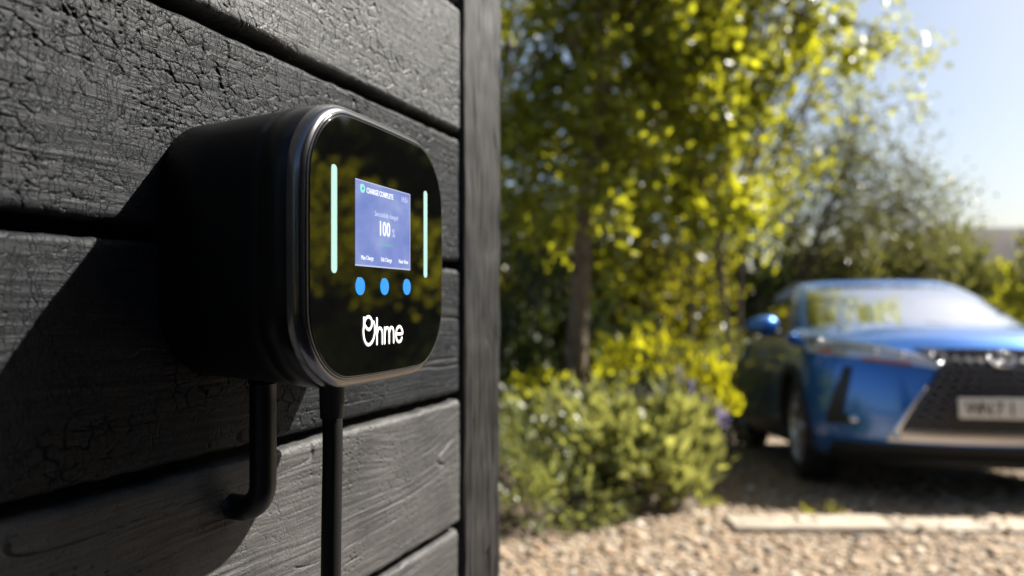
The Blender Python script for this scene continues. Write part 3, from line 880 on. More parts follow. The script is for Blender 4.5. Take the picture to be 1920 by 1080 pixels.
# dark trees and hedges along the back
def bush(name, label, cat, base, blobs, mat_, seed, per_m3, leaf, nleaf, cr, group=None, up=0.4, stems=8):
    t = thing(name, label, cat, base, 0, group); rs = rsd(seed); B = np.array(base)
    C = clumps(rs, blobs, per_m3, cr)
    C[:, 2] = np.maximum(C[:, 2], base[2] + 0.02)
    P = np.repeat(C, nleaf, 0); P = P + rs.normal(0, cr * .55, P.shape)
    P[:, 2] = np.maximum(P[:, 2], base[2] + 0.01)
    ctr = np.mean(np.array([b[:3] for b in blobs]), 0)
    out = P - (B + np.array([0, 0, .1])); out /= np.linalg.norm(out, axis=1)[:, None] + 1e-6
    V, F = leaves(P, leaf[0], leaf[1], rs, up, 0, out * .8)
    npmesh('foliage', V - B, F, mat_, t)
    parts = []
    for c in C[rs.choice(len(C), min(stems, len(C)), replace=False)]:
        s = B + np.array([rs.normal(0, .05), rs.normal(0, .05), -.02])
        p = catmull([s, (s + c) / 2 + rs.normal(0, .04, 3), c], 5)
        parts.append(tube_arrays(p, np.linspace(.012, .004, len(p)), 5))
    V, F = merge(parts); npmesh('stems', V - B, F, M_BARK, t, True)
    return t

def gb(x, y, dz=0.0): return (x, y, G(x, y) + dz)
bush('evergreen_hedge', 'dark green evergreen mass left of and behind the blue car', 'hedge', gb(3.1, 11.5),
     [(2.2, 11.3, .0, 1.0, .7, 1.7), (3.2, 11.3, .2, 1.0, .7, 1.8), (4.0, 11.4, .1, 1.0, .7, 1.7), (1.2, 11.3, .1, 1.0, .7, 1.7)], M_LEAF_DARK, 21, 34, (0.14, 0.09), 34, .22)
bush('back_hedge', 'mid green leafy hedge behind the blue car roof', 'hedge', gb(6.2, 12.5),
     [(4.8, 12.3, .4, 1.0, .7, 1.9), (5.8, 12.3, .6, 1.1, .7, 1.8), (6.9, 12.3, .5, 1.1, .7, 1.8), (8.0, 12.4, .2, 1.1, .7, 1.5), (9.0, 12.4, -.1, 1.1, .7, 1.4)], M_LEAF_OLIVE, 22, 30, (0.14, 0.09), 34, .22)
bush('edge_branches', 'bright green leafy branches at the right edge beyond the car bonnet', 'bush', gb(5.9, 8.4),
     [(5.85, 8.4, .95, .32, .4, .45), (5.75, 8.4, 1.35, .2, .3, .25), (6.0, 8.4, .2, .6, .5, .7), (5.95, 8.4, 1.7, .2, .2, .3)], M_LEAF_TREE, 23, 75, (0.08, 0.05), 22, .14)
tree('background_tree', 'dark green tree with sky gaps behind the near tree by the wall', 'tree', (-0.3, 9.0, G(-.3, 9)),
     [(-.3, 9, G(-.3, 9) - .1), (-.3, 9, 1.5), (-.2, 9, 3.0), (0, 9, 4.5)], 0.11,
     [(-.2, 9, .9, 1.0, .8, 1.5), (.9, 9.2, .9, 1.0, .7, 1.5), (1.8, 9.4, .8, 0.9, .7, 1.4), (1.6, 9.3, 3.4, .8, .8, .9), (1.9, 9.4, 2.7, 0.8, .7, .9), (-.4, 9, 4.8, .9, .8, .6)],
     M_LEAF_MID, rsd(24), per_m3=22, leaf=(0.13, 0.085), nleaf=32, cr=0.24, limbs=22)
tree('middle_tree', 'olive green tree beyond the near trunk in the middle distance', 'tree', (2.0, 8.3, G(2, 8.3)),
     [(2.0, 8.3, G(2, 8.3) - .1), (2.0, 8.3, 1.2), (2.1, 8.3, 2.6), (2.2, 8.3, 4.0)], 0.03,
     [(1.6, 8.2, 1.9, .9, .6, 1.0), (2.5, 8.3, 2.7, .8, .6, .9), (2.2, 8.3, 4.1, 1.1, .8, .8), (.7, 8.2, 2.4, .8, .6, .9)],
     M_LEAF_MID, rsd(25), per_m3=32, leaf=(0.085, 0.058), nleaf=32, cr=0.22, limbs=18)
bush('shade_shrub', 'dark shaded evergreen shrub between the timber wall and the tree trunk', 'shrub', gb(0.1, 5.6, .05),
     [(-0.05, 5.6, .45, .40, .35, .6), (0.12, 5.7, 0.95, .36, .3, .45), (.75, 6.0, .5, .4, .3, .55)], M_LEAF_DARK, 26, 90, (0.09, 0.055), 26, .13)
bush('leafy_shrub', 'large grey green leafy shrub spilling from the bed onto the gravel', 'shrub', gb(0.70, 4.1, .04),
     [(0.42, 3.85, .16, .32, .3, .34), (0.70, 3.98, .16, .34, .3, .38), (0.90, 4.1, .20, .22, .25, .34), (0.58, 4.2, .36, .26, .25, .20), (0.28, 4.2, .24, .3, .25, .34), (.80, 4.3, .32, .22, .2, .18)], M_LEAF_SHRUB, 27, 200, (0.095, 0.055), 17, .085, stems=20)
bush('low_shrub', 'low pale green shrub at the foot of the timber wall', 'shrub', gb(0.12, 3.42, .02),
     [(0.0, 3.40, .12, .26, .17, .26), (0.24, 3.45, .10, .22, .15, .20), (0.05, 3.7, .3, .3, .2, .25), (0.42, 3.55, .08, .16, .12, .15)], M_LEAF_LAV, 28, 420, (0.05, 0.022), 24, .06, stems=10)
bush('lime_shrub', 'bright lime yellow shrub glowing in the sun behind the grey green one', 'shrub', gb(1.15, 4.75, .04),
     [(0.84, 4.75, .66, .24, .25, .20), (1.1, 4.75, .54, .24, .2, .22), (1.28, 4.75, .36, .14, .2, .26)], M_LEAF_LIME, 29, 190, (0.06, 0.036), 20, .08, stems=14)
bush('pale_mound', 'rounded pale green mound plant beside the car door', 'shrub', gb(1.75, 6.2, .02),
     [(1.45, 6.2, .32, .42, .35, .46), (1.85, 6.25, .32, .30, .35, .44)], M_LEAF_LAV, 30, 130, (0.09, 0.018), 26, .11, up=.9, stems=10)
bush('trunk_shrub', 'small yellow green shrub close to the tree trunk', 'shrub', gb(0.25, 4.75, .04),
     [(0.12, 4.75, .45, .2, .2, .35), (0.66, 4.8, .5, .2, .2, .3)], M_LEAF_TREE, 31, 190, (0.07, 0.045), 18, .09)
bush('drive_weed', 'tiny yellow green weed tuft growing against the edging stones', 'weed', gb(1.55, 3.58, 0.0),
     [(1.55, 3.58, .03, .07, .03, .03), (1.42, 3.58, .02, .04, .03, .02)], M_LEAF_LIME, 32, 9000, (0.03, 0.006), 6, .02, up=1.0, stems=4)
# violet flower spikes
def flowers(label, base, spots, seed):
    t = thing('violet_flowers', label, 'flower', base, 0, 'violet flower spikes in the bed'); rs = rsd(seed); B = np.array(base)
    st = []; fl = []; lf = []
    for (x, y, z) in spots:
        s = np.array([x + rs.normal(0, .03), y, base[2]]); e = np.array([x, y, z])
        p = catmull([s, (s + e) / 2 + rs.normal(0, .015, 3), e], 4); st.append(tube_arrays(p, .004, 4))
        q = e + np.stack([rs.normal(0, .012, 36), rs.normal(0, .012, 36), rs.uniform(-.12, .02, 36)], -1); fl.append(leaves(q, .024, .02, rs, .1))
        q = s + (e - s) * rs.uniform(.1, .7, 14)[:, None]; lf.append(leaves(q, .06, .016, rs, .2))
    for nm, L, m in (('stems', st, M_BARK), ('petals', fl, M_PETAL), ('leaves', lf, M_LEAF_SHRUB)):
        V, F = merge(L); npmesh(nm, V - B, F, m, t)
flowers('violet flower spikes at the drive end of the bed, in front of the lime shrub', gb(1.22, 4.35, .02), [(1.12, 4.35, .50), (1.20, 4.35, .44), (1.25, 4.4, .38)], 41)
flowers('violet flower spikes up near the top of the lime shrub', gb(1.02, 4.55, .04), [(1.02, 4.55, .62), (1.08, 4.5, .55)], 42)
# unidentified dark grey shape seen between trunk and lime shrub
def grey_form():
    V0, F0 = ico()
    bm = bmesh.new(); bmesh.ops.create_icosphere(bm, subdivisions=3, radius=1)
    for v in bm.verts:
        n = float(fbm(np.array(v.co.x * 1.3 + 4), np.array(v.co.y * 1.3 + v.co.z * 1.7), 3, 5))
        v.co = Vector((v.co.x * .36, v.co.y * .3, max(v.co.z, -.6) * .42)) * (0.75 + .55 * n)
    me = bpy.data.meshes.new('grey_shape'); bm.to_mesh(me); bm.free()
    o = link('grey_shape', me, M_DARK_GREY); o.location = gb(1.15, 6.9, .22)
    tag(o, 'dark grey rounded shape showing between the trunk and the lime shrub', 'grey_form')
grey_form()

bush('boundary_hedge', 'dark boundary hedge on the far side of the lawn behind the timber wall', 'hedge', gb(-4, 12),
     [(x, 12 + .3 * math.sin(x), .3, 1.1, .7, 1.9 + .4 * math.sin(x * 1.7)) for x in np.arange(-10.5, 1.0, 1.35)], M_LEAF_DARK, 37, 16, (0.18, 0.11), 34, .26)
tree('far_left_tree', 'broad green tree behind the boundary hedge, hidden by the timber wall', 'tree', (-4.5, 14.0, G(-4.5, 14)),
     [(-4.5, 14, G(-4.5, 14) - .1), (-4.5, 14, 1.5), (-4.3, 14, 3.0), (-4.2, 14, 4.6)], 0.14,
     [(-4.5, 14, 3.4, 1.8, 1.4, 1.3), (-3.2, 14, 4.2, 1.3, 1.1, 1.1), (-5.4, 14, 4.8, 1.4, 1.1, 1.1)], M_LEAF_MID, rsd(38), per_m3=11, leaf=(0.14, 0.09), nleaf=30, cr=0.3, limbs=20)

# outside the picture, mirrored in the charger's glass
bush('conifer_screen', 'tall dark conifer screen mirrored darkly in the top of the charger glass', 'hedge', gb(9.2, 7.6),
     [(8.7, 8.7, 1.5, 1.0, .8, 2.8), (9.2, 7.8, 1.5, 1.2, .8, 2.9), (10.1, 6.6, 1.4, 1.2, .8, 2.7), (10.9, 5.4, 1.4, 1.2, .8, 2.7), (11.4, 4.0, 1.4, 1.0, 1.0, 2.6), (11.7, 2.4, 1.4, 1.0, 1.1, 2.6), (11.9, .8, 1.4, 1.0, 1.1, 2.6)], M_LEAF_DARK, 33, 9, (0.30, 0.20), 40, .34)  # last clumps added out of view to darken the bezel's reflection
bush('golden_shrub', 'golden green shrub mirrored in the middle of the charger glass', 'shrub', gb(5.2, 4.5),
     [(5.25, 4.5, 1.55, .75, .7, .45), (5.3, 4.5, 2.0, .35, .4, .35), (4.8, 5.0, 1.4, .6, .5, .4), (5.8, 3.9, 1.4, .7, .5, .45)], M_LEAF_LIME, 34, 34, (0.09, 0.06), 26, .18)

bush('added_dark_shrub', 'unseen dark low shrub added to darken the lower part of the charger glass', 'shrub', gb(5.0, 4.3),
     [(4.85, 4.4, .3, .6, .5, .62), (5.5, 3.8, .3, .6, .5, .62), (4.4, 5.0, .3, .5, .5, .6)], M_LEAF_DARK, 36, 60, (0.08, 0.05), 30, .14)  # added out of view so the glass mirrors dark lower down
# unseen timber block added behind the lens to cut fill light on the wall
out = thing('fill_blocker', 'unseen dark timber block added behind the viewer to cut fill light', 'light_blocker', (1.75, 0.7, 0))
pm = None
for k in range(22):
    if pm is None:
        p = bevelbox('board', 0, 0.03, -5.0, 0, 0, 0.192, M_PLANK, out, 0.005, 2); pm = p.data
    else:
        p = link('board', pm, None, out)
    p.location = (0, 0, 0.02 + k * 0.2)
V, F = boxverts(0.031, 2.6, -5.0, 0, 0, 4.45)
mesh('core', V, F, M_BACK, out)
V = [(-.15, -5.2, 4.43), (2.8, -5.2, 4.43), (2.8, .15, 4.43), (-.15, .15, 4.43), (1.3, -5.2, 5.3), (1.3, .15, 5.3)]
mesh('roof', V, [(0, 3, 2, 1), (0, 4, 5, 3), (1, 2, 5, 4), (0, 1, 4), (3, 5, 2)], M_DARK_GREY, out)
bush('fill_hedge', 'unseen dark hedge added behind the viewer to cut fill light', 'hedge', gb(-.5, -4.5),  # added out of view to close off fill light
     [(-2.5, -4.5, 1, 1.2, .6, 1.7), (-1, -4.5, 1, 1.2, .6, 1.8), (.5, -4.5, 1, 1.2, .6, 1.7), (1.8, -4.8, 1, 1.2, .6, 1.8)], M_LEAF_DARK, 35, 10, (0.2, 0.12), 30, .3)

# ------------------------------------------------------------------ car
M_PAINT = mat('blue_paint', (0.010, 0.15, 0.52), 0.30, 0.6, Coat_Weight=1.0, Coat_Roughness=0.03, Coat_IOR=1.8)
M_CGLASS = mat('car_glass', (0.006, 0.008, 0.010), 0.03, IOR=1.75)
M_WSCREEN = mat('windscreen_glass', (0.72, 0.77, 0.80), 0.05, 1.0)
M_CLAD = mat('black_cladding', (0.012, 0.012, 0.012), 0.6)
M_CHROME = mat('chrome', (0.75, 0.75, 0.77), 0.10, 1.0)
M_SILVER = mat('satin_silver', (0.55, 0.55, 0.57), 0.28, 0.9)
M_GRILLE = mat('grille_black', (0.012, 0.012, 0.013), 0.35)
M_GBAR = mat('grille_dark_chrome', (0.22, 0.22, 0.23), 0.2, 0.9)
M_TYRE = mat('tyre', (0.014, 0.013, 0.013), 0.85)
M_LENS = mat('lamp_lens', (0.80, 0.82, 0.85), 0.14, 0.6, Coat_Weight=1.0, Coat_Roughness=0.02)
M_AMBER = mat('amber_lens', (0.45, 0.10, 0.01), 0.12, Coat_Weight=1.0)
M_PLATE = mat('plate_white', (0.72, 0.70, 0.64), 0.35)
M_INK = mat('plate_ink', (0.01, 0.01, 0.01), 0.5)

CAR = thing('blue_car', 'blue metallic crossover car with black spindle grille parked on the gravel', 'car', (2.78, 4.82, G(2.78, 4.82) + 0.010))
CAR.rotation_euler = (R(-6.1), 0, R(-9.5))
LEN, AX, WB, W2 = 4.495, 0.925, 2.64, 0.915
ip = lambda x, pts: float(np.interp(x, [p[0] for p in pts], [p[1] for p in pts]))
ZT = [(0, .80), (.06, .835), (.15, .865), (.5, .925), (1.2, 1.02), (2, 1.02), (3.6, 1.10), (4.3, 1.08), (4.495, 1.0)]
ZB = [(0, .22), (.3, .19), (4.0, .20), (4.495, .32)]
TS = [0, .03, .10, .22, .36, .5, .62, .74, .84, .92, .97, 1.0]
WF = [.90, .94, .975, .99, 1, 1, .995, .985, .97, .95, .925, .90]
BF = [.08, .05, .02, .005, 0, 0, .005, .015, .03, .05, .075, .11]
DF, DR = 0.66, 0.40
def sfront(xn):
    return DF * (1 - max(0.0, 1 - min(1, abs(xn)) ** 2.7) ** 0.5)
def outline(n=26, m=34):
    """(xn, s, side) closed loop"""
    o = []
    for k in range(n + 1):
        a = -math.pi / 2 + math.pi * k / n
        xn = math.sin(a); o.append((xn, sfront(xn), 0))
    for k in range(1, m): o.append((1.0, DF + (LEN - DF - DR) * k / m, 1))
    for k in range(n + 1):
        a = math.pi / 2 - math.pi * k / n
        xn = math.sin(a); o.append((xn, LEN - DR * (1 - max(0, 1 - abs(xn) ** 3.2) ** .5), 2))
    for k in range(1, m): o.append((-1.0, LEN - DR - (LEN - DF - DR) * k / m, 3))
    return o
def sideflare(s, t):
    # hips over the wheels
    f = 0.012 * (math.exp(-((s - AX) / .45) ** 2) + math.exp(-((s - AX - WB) / .5) ** 2)) * math.exp(-((t - .6) / .25) ** 2)
    waist = -0.022 * math.exp(-((t - .42) / .16) ** 2) * math.exp(-((s - 2.2) / .8) ** 2)
    return f + waist
def bodypt(xn, s, side, t):
    wf = float(np.interp(t, TS, WF)); b = float(np.interp(t, TS, BF))
    if side == 0: s2 = s + b * (1 - s / DF)
    elif side == 2: s2 = s - b * max(0, 1 - (LEN - s) / DR)
    else: s2 = s
    x = xn * (W2 * wf + sideflare(s, t))
    z0, z1 = ip(s, ZB), ip(s, ZT)
    return (x, s2 - AX, z0 + t * (z1 - z0))

def apply_mods(o):
    dg = bpy.context.evaluated_depsgraph_get(); dg.update()
    me = bpy.data.meshes.new_from_object(o.evaluated_get(dg))
    o.modifiers.clear(); old = o.data; o.data = me; bpy.data.meshes.remove(old)

def build_body():
    OL = outline(); n = len(OL); V = []
    for t in TS:
        V += [bodypt(*p, t) for p in OL]
    rows = len(TS)
    for k in (.94, .8, .6, .4, .2, .03):        # bonnet / deck closing inwards
        for p in OL:
            x, y, z = bodypt(*p, 1.0); s = y + AX
            sp = min(max(s, .75), 3.8)
            x2 = x * k; s2 = sp + (s - sp) * (k ** .8)
            zc = ip(s2, ZT) + .055 * (1 - (x2 / .83) ** 2) * min(1, (1 - k) * 3)
            crease = .014 * math.exp(-((abs(x2) - .45) / .07) ** 2) if s2 < 1.3 else 0
            V.append((x2, s2 - AX, zc + crease * (1 - k)))
        rows += 1
    F = [tuple(f) for f in gridfaces(rows, n, wrapv=True)]
    F.append(tuple(range(n))); F.append(tuple(range((rows - 1) * n, rows * n))[::-1])
    o = mesh('body', V, F, M_PAINT, CAR, True)
    bm = bmesh.new(); bm.from_mesh(o.data); bmesh.ops.recalc_face_normals(bm, faces=bm.faces); bm.to_mesh(o.data); bm.free()
    for sx in (-1, 1):
        for yy in (0, WB):
            bm = bmesh.new(); bmesh.ops.create_cone(bm, cap_ends=True, segments=40, radius1=.375, radius2=.375, depth=.5, matrix=Matrix.Translation((sx * .82, yy, .345)) @ Matrix.Rotation(R(90), 4, 'Y'))
            me = bpy.data.meshes.new('cut'); bm.to_mesh(me); bm.free()
            c = link('cut', me)
            c.matrix_world = CAR.matrix_basis
            bpy.context.view_layer.update()
            md = o.modifiers.new('b', 'BOOLEAN'); md.object = c; md.operation = 'DIFFERENCE'; md.solver = 'EXACT'
            apply_mods(o)
            bpy.data.objects.remove(c)
    o.data.materials.clear(); o.data.materials.append(M_PAINT); o.data.materials.append(M_CLAD)
    for pl in o.data.polygons:
        c = pl.center
        for yy in (0, WB):
            if abs(math.hypot(c.y - yy, c.z - .345) - .375) < .006 and abs(c.x) < .93 or (abs(abs(c.x) - .57) < .004 and math.hypot(c.y - yy, c.z - .345) < .376):
                pl.material_index = 1; pl.use_smooth = False
    return o
bpy.context.view_layer.update()
build_body()

def sidex(s, z):
    z0, z1 = ip(s, ZB), ip(s, ZT); t = (z - z0) / (z1 - z0)
    return W2 * float(np.interp(t, TS, WF)) + sideflare(s, t)
def frontpt(x, z, off):
    t = .5; s = 0
    for _ in range(8):
        wf = float(np.interp(t, TS, WF)); xn = x / (W2 * wf)
        s = sfront(xn); z0, z1 = ip(s, ZB), ip(s, ZT); t = min(1, max(0, (z - z0) / (z1 - z0)))
    b = float(np.interp(t, TS, BF)) * (1 - s / DF)
    # outward plan normal
    e = .01; s2 = sfront((abs(x) + e) / (W2 * wf)); d = (s2 - sfront(abs(x) / (W2 * wf))) / e
    nrm = math.hypot(1, d)
    return (x + math.copysign(off * d / nrm, x), s + b - off / nrm - AX, z)
def solid(name, grid, m, parent, back):
    """grid[i][j] front points, back[i][j] rear points -> closed slab"""
    A = np.array(grid); B = np.array(back); ni, nj = A.shape[:2]
    V = np.vstack([A.reshape(-1, 3), B.reshape(-1, 3)]); N = ni * nj
    f = gridfaces(ni, nj); F = [tuple(q) for q in f] + [tuple(q[::-1] + N) for q in f]
    idx = np.arange(N).reshape(ni, nj)
    loop = list(idx[0, :]) + list(idx[1:, -1]) + list(idx[-1, ::-1][1:]) + list(idx[::-1, 0][1:-1])
    k = len(loop)
    F += [(loop[i], loop[(i + 1) % k], loop[(i + 1) % k] + N, loop[i] + N) for i in range(k)]
    o = mesh(name, V, F, m, parent, False)
    bm = bmesh.new(); bm.from_mesh(o.data); bmesh.ops.recalc_face_normals(bm, faces=bm.faces); bm.to_mesh(o.data); bm.free()
    return o
def fpatch(name, rows, off, m, nx=14, nz=8, th=.03, parent=None):
    """rows (z, x0, x1) on the nose"""
    zs = [r[0] for r in rows]; G_, B_ = [], []
    for k in range(nz + 1):
        z = zs[0] + (zs[-1] - zs[0]) * k / nz
        a = float(np.interp(z, zs, [r[1] for r in rows])); b = float(np.interp(z, zs, [r[2] for r in rows]))
        G_.append([frontpt(a + (b - a) * j / nx, z, off) for j in range(nx + 1)])
        B_.append([frontpt(a + (b - a) * j / nx, z, off - th) for j in range(nx + 1)])
    return solid(name, G_, m, parent or CAR, B_)
def cpatch(name, cols, off, m, n=10, nz=4, th=.03, parent=None):
    """cols (x, z0, z1) on the nose"""
    xs = [c[0] for c in cols]; G_, B_ = [], []
    for k in range(n + 1):
        x = xs[0] + (xs[-1] - xs[0]) * k / n
        o = np.argsort(xs)
        a = float(np.interp(x, np.array(xs)[o], np.array([c[1] for c in cols])[o])); b = float(np.interp(x, np.array(xs)[o], np.array([c[2] for c in cols])[o]))
        G_.append([frontpt(x, a + (b - a) * j / nz, off) for j in range(nz + 1)])
        B_.append([frontpt(x, a + (b - a) * j / nz, off - th) for j in range(nz + 1)])
    return solid(name, G_, m, parent or CAR, B_)

# nose
GR = [(.375, .53), (.45, .495), (.55, .435), (.65, .36), (.71, .315), (.75, .31), (.80, .355), (.835, .40)]
gr = fpatch('grille', [(z, -w, w) for z, w in GR], .012, M_GRILLE, 20, 12)
for k in range(11):
    z = .395 + k * .0405; w = float(np.interp(z, [g[0] for g in GR], [g[1] for g in GR])) - .012
    zz = lambda j: z + .012 * (1 if j % 2 else -1)
    tube('grille_bar', [frontpt(-w + 2 * w * j / 24, min(.832, zz(j)), .016) for j in range(25)], .0055 if k < 9 else .008, M_GBAR, gr, 6)
for sx in (-1, 1):
    tube('grille_trim', [frontpt(sx * float(np.interp(z, [g[0] for g in GR], [g[1] for g in GR])), z, .014) for z in np.linspace(.34, .62, 12)], np.linspace(.026, .006, 12), M_CHROME, CAR, 8)
    lp = cpatch('headlight', [(sx * .30, .715, .745), (sx * .40, .735, .79), (sx * .60, .765, .85), (sx * .80, .80, .895), (sx * .87, .83, .90)], .010, M_LENS, 16)
    tube('running_light', [frontpt(sx * x, z, .014) for x, z in ((.30, .74), (.40, .785), (.5, .815), (.62, .85), (.74, .875), (.82, .89))], .011, M_SILVER, lp, 8)
    for x in (.48, .60):
        bm = bmesh.new(); bmesh.ops.create_uvsphere(bm, u_segments=14, v_segments=8, radius=.026)
        me = bpy.data.meshes.new('projector'); bm.to_mesh(me); bm.free(); o = link('projector', me, M_CHROME, lp); o.location = frontpt(sx * x, .795 + (x - .48) * .15, .0)
    cpatch('indicator', [(sx * .79, .805, .84), (sx * .86, .825, .87)], .014, M_AMBER, 4, parent=lp)
    cpatch('lamp_strip', [(sx * .44, .735, .752), (sx * .66, .765, .782)], .014, M_AMBER, 6, parent=lp)
    fpatch('bumper_vent', [(.40, sx * .68, sx * .82), (.43, sx * .72, sx * .82), (.46, sx * .765, sx * .815), (.58, sx * .745, sx * .785), (.73, sx * .715, sx * .735)], .006, M_GRILLE, 4, 10)
    bm = bmesh.new(); bmesh.ops.create_uvsphere(bm, u_segments=14, v_segments=8, radius=.028)
    me = bpy.data.meshes.new('fog_lamp'); bm.to_mesh(me); bm.free(); o = link('fog_lamp', me, M_CHROME, CAR); o.location = frontpt(sx * .72, .425, .0)
fpatch('lower_trim', [(.318, -.57, .57), (.365, -.55, .55)], .022, M_SILVER, 20, 3)
fpatch('grille_sill', [(.368, -.54, .54), (.385, -.53, .53)], .026, M_GBAR, 20, 2)
fpatch('front_lip', [(.185, -.80, .80), (.30, -.80, .80)], .010, M_CLAD, 24, 3)
# emblem
ep = [frontpt(.062 * math.cos(a), .775 + .042 * math.sin(a), .022) for a in np.linspace(0, 2 * math.pi, 33)]
em = tube('emblem', ep, .007, M_CHROME, CAR, 8)
tube('emblem_stroke', [frontpt(.012, .808, .022), frontpt(-.018, .768, .022), frontpt(-.012, .757, .022), frontpt(.035, .757, .022)], .006, M_CHROME, em, 8)
# number plate
py = frontpt(0, .51, .05)[1]
pl = bevelbox('number_plate', -.26, .26, py, py + .02, .455, .566, M_PLATE, CAR, .004, 2)
for k, ch in enumerate(('W', 'N', '7', '1', ' ', 'H')):
    if ch != ' ': text(ch, -.19 + .062 * k - (.028 if k > 4 else 0), .476, .098, M_INK, pl, 'plate_letter', 'CENTER', y=py - .002, sx=.80, bold=.001, ext=.001)

# cabin
CR = [(1.05, 4.30, .80, .985), (1.30, 4.22, .765, 1.12), (1.62, 4.05, .69, 1.30), (1.92, 3.80, .615, 1.435), (2.04, 3.66, .565, 1.478), (2.22, 3.45, .44, 1.505), (2.5, 3.1, .2, 1.52), (2.7, 2.9, .02, 1.523)]
def cabring(t):
    return [float(np.interp(t, range(len(CR)), [c[i] for c in CR])) for i in range(4)]
def cabpt(xn, v, side, t):
    """side 0 front (xn), 1/3 right/left (v 0..1 front to rear), 2 rear (xn)"""
    sf, sr, w, z = cabring(t)
    df = .34 * w / .8; dr = .22 * w / .8
    if side == 0: return (xn * w, sf + df * (1 - max(0, 1 - abs(xn) ** 2.6) ** .5) - AX, z)
    if side == 2: return (xn * w, sr - dr * (1 - max(0, 1 - abs(xn) ** 2.6) ** .5) - AX, z)
    return ((1 if side == 1 else -1) * w, sf + df + (sr - dr - sf - df) * v - AX, z)
def build_cabin():
    OL = [(math.sin(-math.pi / 2 + math.pi * k / 18), 0, 0) for k in range(19)] + [(0, k / 14, 1) for k in range(1, 14)] + [(math.sin(math.pi / 2 - math.pi * k / 18), 0, 2) for k in range(19)] + [(0, 1 - k / 14, 3) for k in range(1, 14)]
    n = len(OL); ts = np.linspace(0, 7, 22); V = []
    for t in ts: V += [cabpt(*p, t) for p in OL]
    F = [tuple(f) for f in gridfaces(len(ts), n, wrapv=True)] + [tuple(range((len(ts) - 1) * n, len(ts) * n))[::-1]]
    o = mesh('cabin', V, F, M_PAINT, CAR, True)
    bm = bmesh.new(); bm.from_mesh(o.data); bmesh.ops.recalc_face_normals(bm, faces=bm.faces); bm.to_mesh(o.data); bm.free()
build_cabin()
def cabpatch(name, fn, a0, a1, t0, t1, m, off=.006, n=14, k=8, skew=0.0, parent=None):
    G_, B_ = [], []
    for i in range(n + 1):
        g, b = [], []
        for j in range(k + 1):
            tt = t0 + (t1 - t0) * j / k
            a = a0 + (a1 - a0) * i / n
            p = np.array(fn(a, tt)); da = np.array(fn(a + .01, tt)) - np.array(fn(a - .01, tt)); dt = np.array(fn(a, tt + .05)) - np.array(fn(a, tt - .05))
            nn = np.cross(da, dt); nn /= np.linalg.norm(nn) + 1e-9
            if np.dot(nn, p - np.array([0, 1.8, 1.0])) < 0: nn = -nn
            g.append(p + nn * off); b.append(p - nn * .006)
        G_.append(g); B_.append(b)
    o = solid(name, G_, m, parent or CAR, B_)
    for q in o.data.polygons[:2 * n * k]: q.use_smooth = True
    return o
cabpatch('windscreen', lambda a, t: cabpt(a, 0, 0, t), -.90, .90, .18, 2.85, M_WSCREEN, n=20)
cabpatch('rear_window', lambda a, t: cabpt(a, 0, 2, t), -.85, .85, .9, 2.7, M_CGLASS, n=14)
for sd in (1, 3):
    f = lambda a, t, sd=sd: cabpt(0, a, sd, t)
    w = cabpatch('front_window', f, .03, .40, .45, 2.75, M_CGLASS)
    cabpatch('rear_door_window', f, .44, .78, .5, 2.7, M_CGLASS)
    cabpatch('quarter_window', f, .81, .96, .7, 2.3, M_CGLASS)
    sg = 1 if sd == 1 else -1
    tube('window_trim', [np.array(f(a, .34)) + np.array([sg * .008, 0, 0]) for a in np.linspace(.0, .97, 14)], .008, M_CHROME, CAR, 6)
    tube('roof_rail', [np.array(cabpt(0, a, sd, 3.9)) + np.array([0, 0, .028 * math.sin(math.pi * min(1, max(0, a)) ) ** .4]) for a in np.linspace(.02, .98, 14)], .014, M_SILVER, CAR, 8)
    # mirror
    bm = bmesh.new(); bmesh.ops.create_uvsphere(bm, u_segments=18, v_segments=12, radius=1)
    for v in bm.verts:
        x, y, z = v.co; k = 1 - .25 * (x * sg)
        v.co = Vector((x * .125, (y if y < .35 else .35) * .085, z * .075 * k))
    me = bpy.data.meshes.new('mirror'); bm.to_mesh(me); bm.free()
    me.polygons.foreach_set('use_smooth', [True] * len(me.polygons))
    mi = link('mirror', me, M_PAINT, CAR); mi.location = (sg * 1.0, 1.58 - AX, 1.07)
    tube('mirror_stalk', [(-sg * .19, .02, -.075), (-sg * .05, 0, -.03)], .022, M_CLAD, mi, 8)
    # sill, arches, door seams, handles
    rows = np.linspace(AX + .37, AX + WB - .37, 12)
    solid('sill_cladding', [[(sg * (sidex(s, z) + .012), s - AX, z) for z in (.205, .25, .32, .36)] for s in rows], M_CLAD, CAR, [[(sg * (sidex(s, z) - .02), s - AX, z) for z in (.205, .25, .32, .36)] for s in rows])
    for yy in (0, WB):
        pts = []
        for a in np.linspace(R(-14), R(194), 26):
            y, z = yy + .395 * math.cos(a), .345 + .395 * math.sin(a)
            pts.append((sg * (sidex(min(max(y + AX, DF + .01), LEN - DR - .01), max(z, .22)) - (0.10 * max(0, (DF - (y + AX))) ** 1.0 if y + AX < DF else 0)), y, z))
        tube('arch_cladding', pts, .030, M_CLAD, CAR, 6)
    for s in (1.42, 2.52, 3.40):
        tube('door_seam', [(sg * (sidex(s, z) - .001), s - AX, z) for z in np.linspace(.37, .99, 10)], .004, M_CLAD, CAR, 5)
    for s in (2.32, 3.22):
        h = bevelbox('door_handle', -.014, .014, -.11, .11, -.013, .013, M_PAINT, CAR, .008, 2); h.location = (sg * (sidex(s, .88) + .012), s - AX, .885)
    # tail lamp
    solid('tail_lamp', [[(sg * (.5 + .35 * k / 6), LEN - .05 - .25 * (k / 6) ** 3 - AX, z) for z in (.93, 1.0)] for k in range(7)], M_AMBER, CAR, [[(sg * (.5 + .35 * k / 6), LEN - .15 - .25 * (k / 6) ** 3 - AX, z) for z in (.93, 1.0)] for k in range(7)])
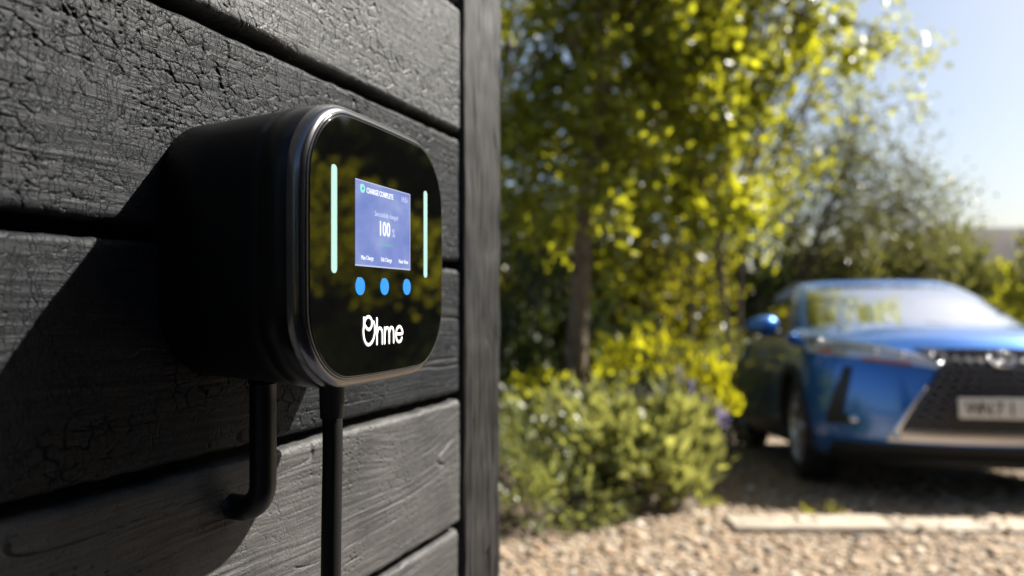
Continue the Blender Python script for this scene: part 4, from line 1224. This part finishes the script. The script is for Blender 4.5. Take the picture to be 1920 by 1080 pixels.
for x0, x1 in ((-.55, .02), (.0, .55)):
    tube('wiper', [np.array(cabpt(x0 / .8 + (x1 - x0) / .8 * k / 8, 0, 0, .20 + .05 * k / 8)) + np.array([0, -.012, .016]) for k in range(9)], .007, M_CLAD, CAR, 6)

# wheels
def lathe(name, prof, m, parent, n=36):
    """profile (x, r) round the X axis"""
    V = []
    for k in range(n):
        a = 2 * math.pi * k / n
        V += [(x, r * math.cos(a), r * math.sin(a)) for x, r in prof]
    F = [tuple(f) for f in gridfaces(n, len(prof), wrapu=True)]
    o = mesh(name, V, F, m, parent, True)
    bm = bmesh.new(); bm.from_mesh(o.data); bmesh.ops.recalc_face_normals(bm, faces=bm.faces); bm.to_mesh(o.data); bm.free()
    return o
def wheel(sx, yy, src=None):
    rt = bpy.data.objects.new('wheel', None); COL.objects.link(rt); rt.parent = CAR
    rt.location = (sx * .785, yy, .341); rt.rotation_euler = (0, 0, 0 if sx > 0 else math.pi); rt.empty_display_size = .1
    if src is None:
        ty = lathe('tyre', [(-.10, .235), (-.112, .26), (-.112, .30), (-.10, .328), (-.06, .340), (0, .341), (.06, .340), (.10, .328), (.112, .30), (.112, .26), (.10, .235)], M_TYRE, rt)
        ri = lathe('rim', [(-.10, .237), (.10, .237), (.106, .232), (.098, .222), (.05, .215), (-.05, .20), (-.06, .06), (-.06, .001)], M_SILVER, rt)
        for k in range(10):
            a = 2 * math.pi * k / 10
            V, F = boxverts(.060, .092, .045, .222, -.014, .014)
            sp = mesh('spoke', V, F, M_SILVER, rt); sp.rotation_euler = (a, 0, 0)
        lathe('hub', [(.0, .07), (.085, .065), (.10, .05), (.102, .001)], M_SILVER, rt, 20)
        lathe('brake_disc', [(-.02, .16), (.0, .16), (.0, .001)], M_GBAR, rt, 24)
    else:
        for c in src.children:
            d = c.copy(); COL.objects.link(d); d.parent = rt
    return rt
w0 = wheel(-1, 0)
for sx, yy in ((1, 0), (-1, WB), (1, WB)): wheel(sx, yy, w0)

# unseen dark slabs added below the wall to lower bounced light
apron = thing('dark_apron', 'unseen dark slabs added at the wall foot to lower bounced light', 'dark_apron', tuple(-NW * DW), AW)
apron['kind'] = 'structure'
sl = None
for i in range(9):
    for j in range(4):
        if sl is None:
            o = bevelbox('slab', 0.004, 0.446, -0.446, -0.004, -0.04, 0.022, M_DARK_GREY, apron, 0.004, 2); sl = o.data
        else:
            o = link('slab', sl, None, apron)
        o.location = (-2.7 + 0.45 * i, -0.02 - 0.45 * j, 0.002 * ((i * 7 + j * 3) % 4))
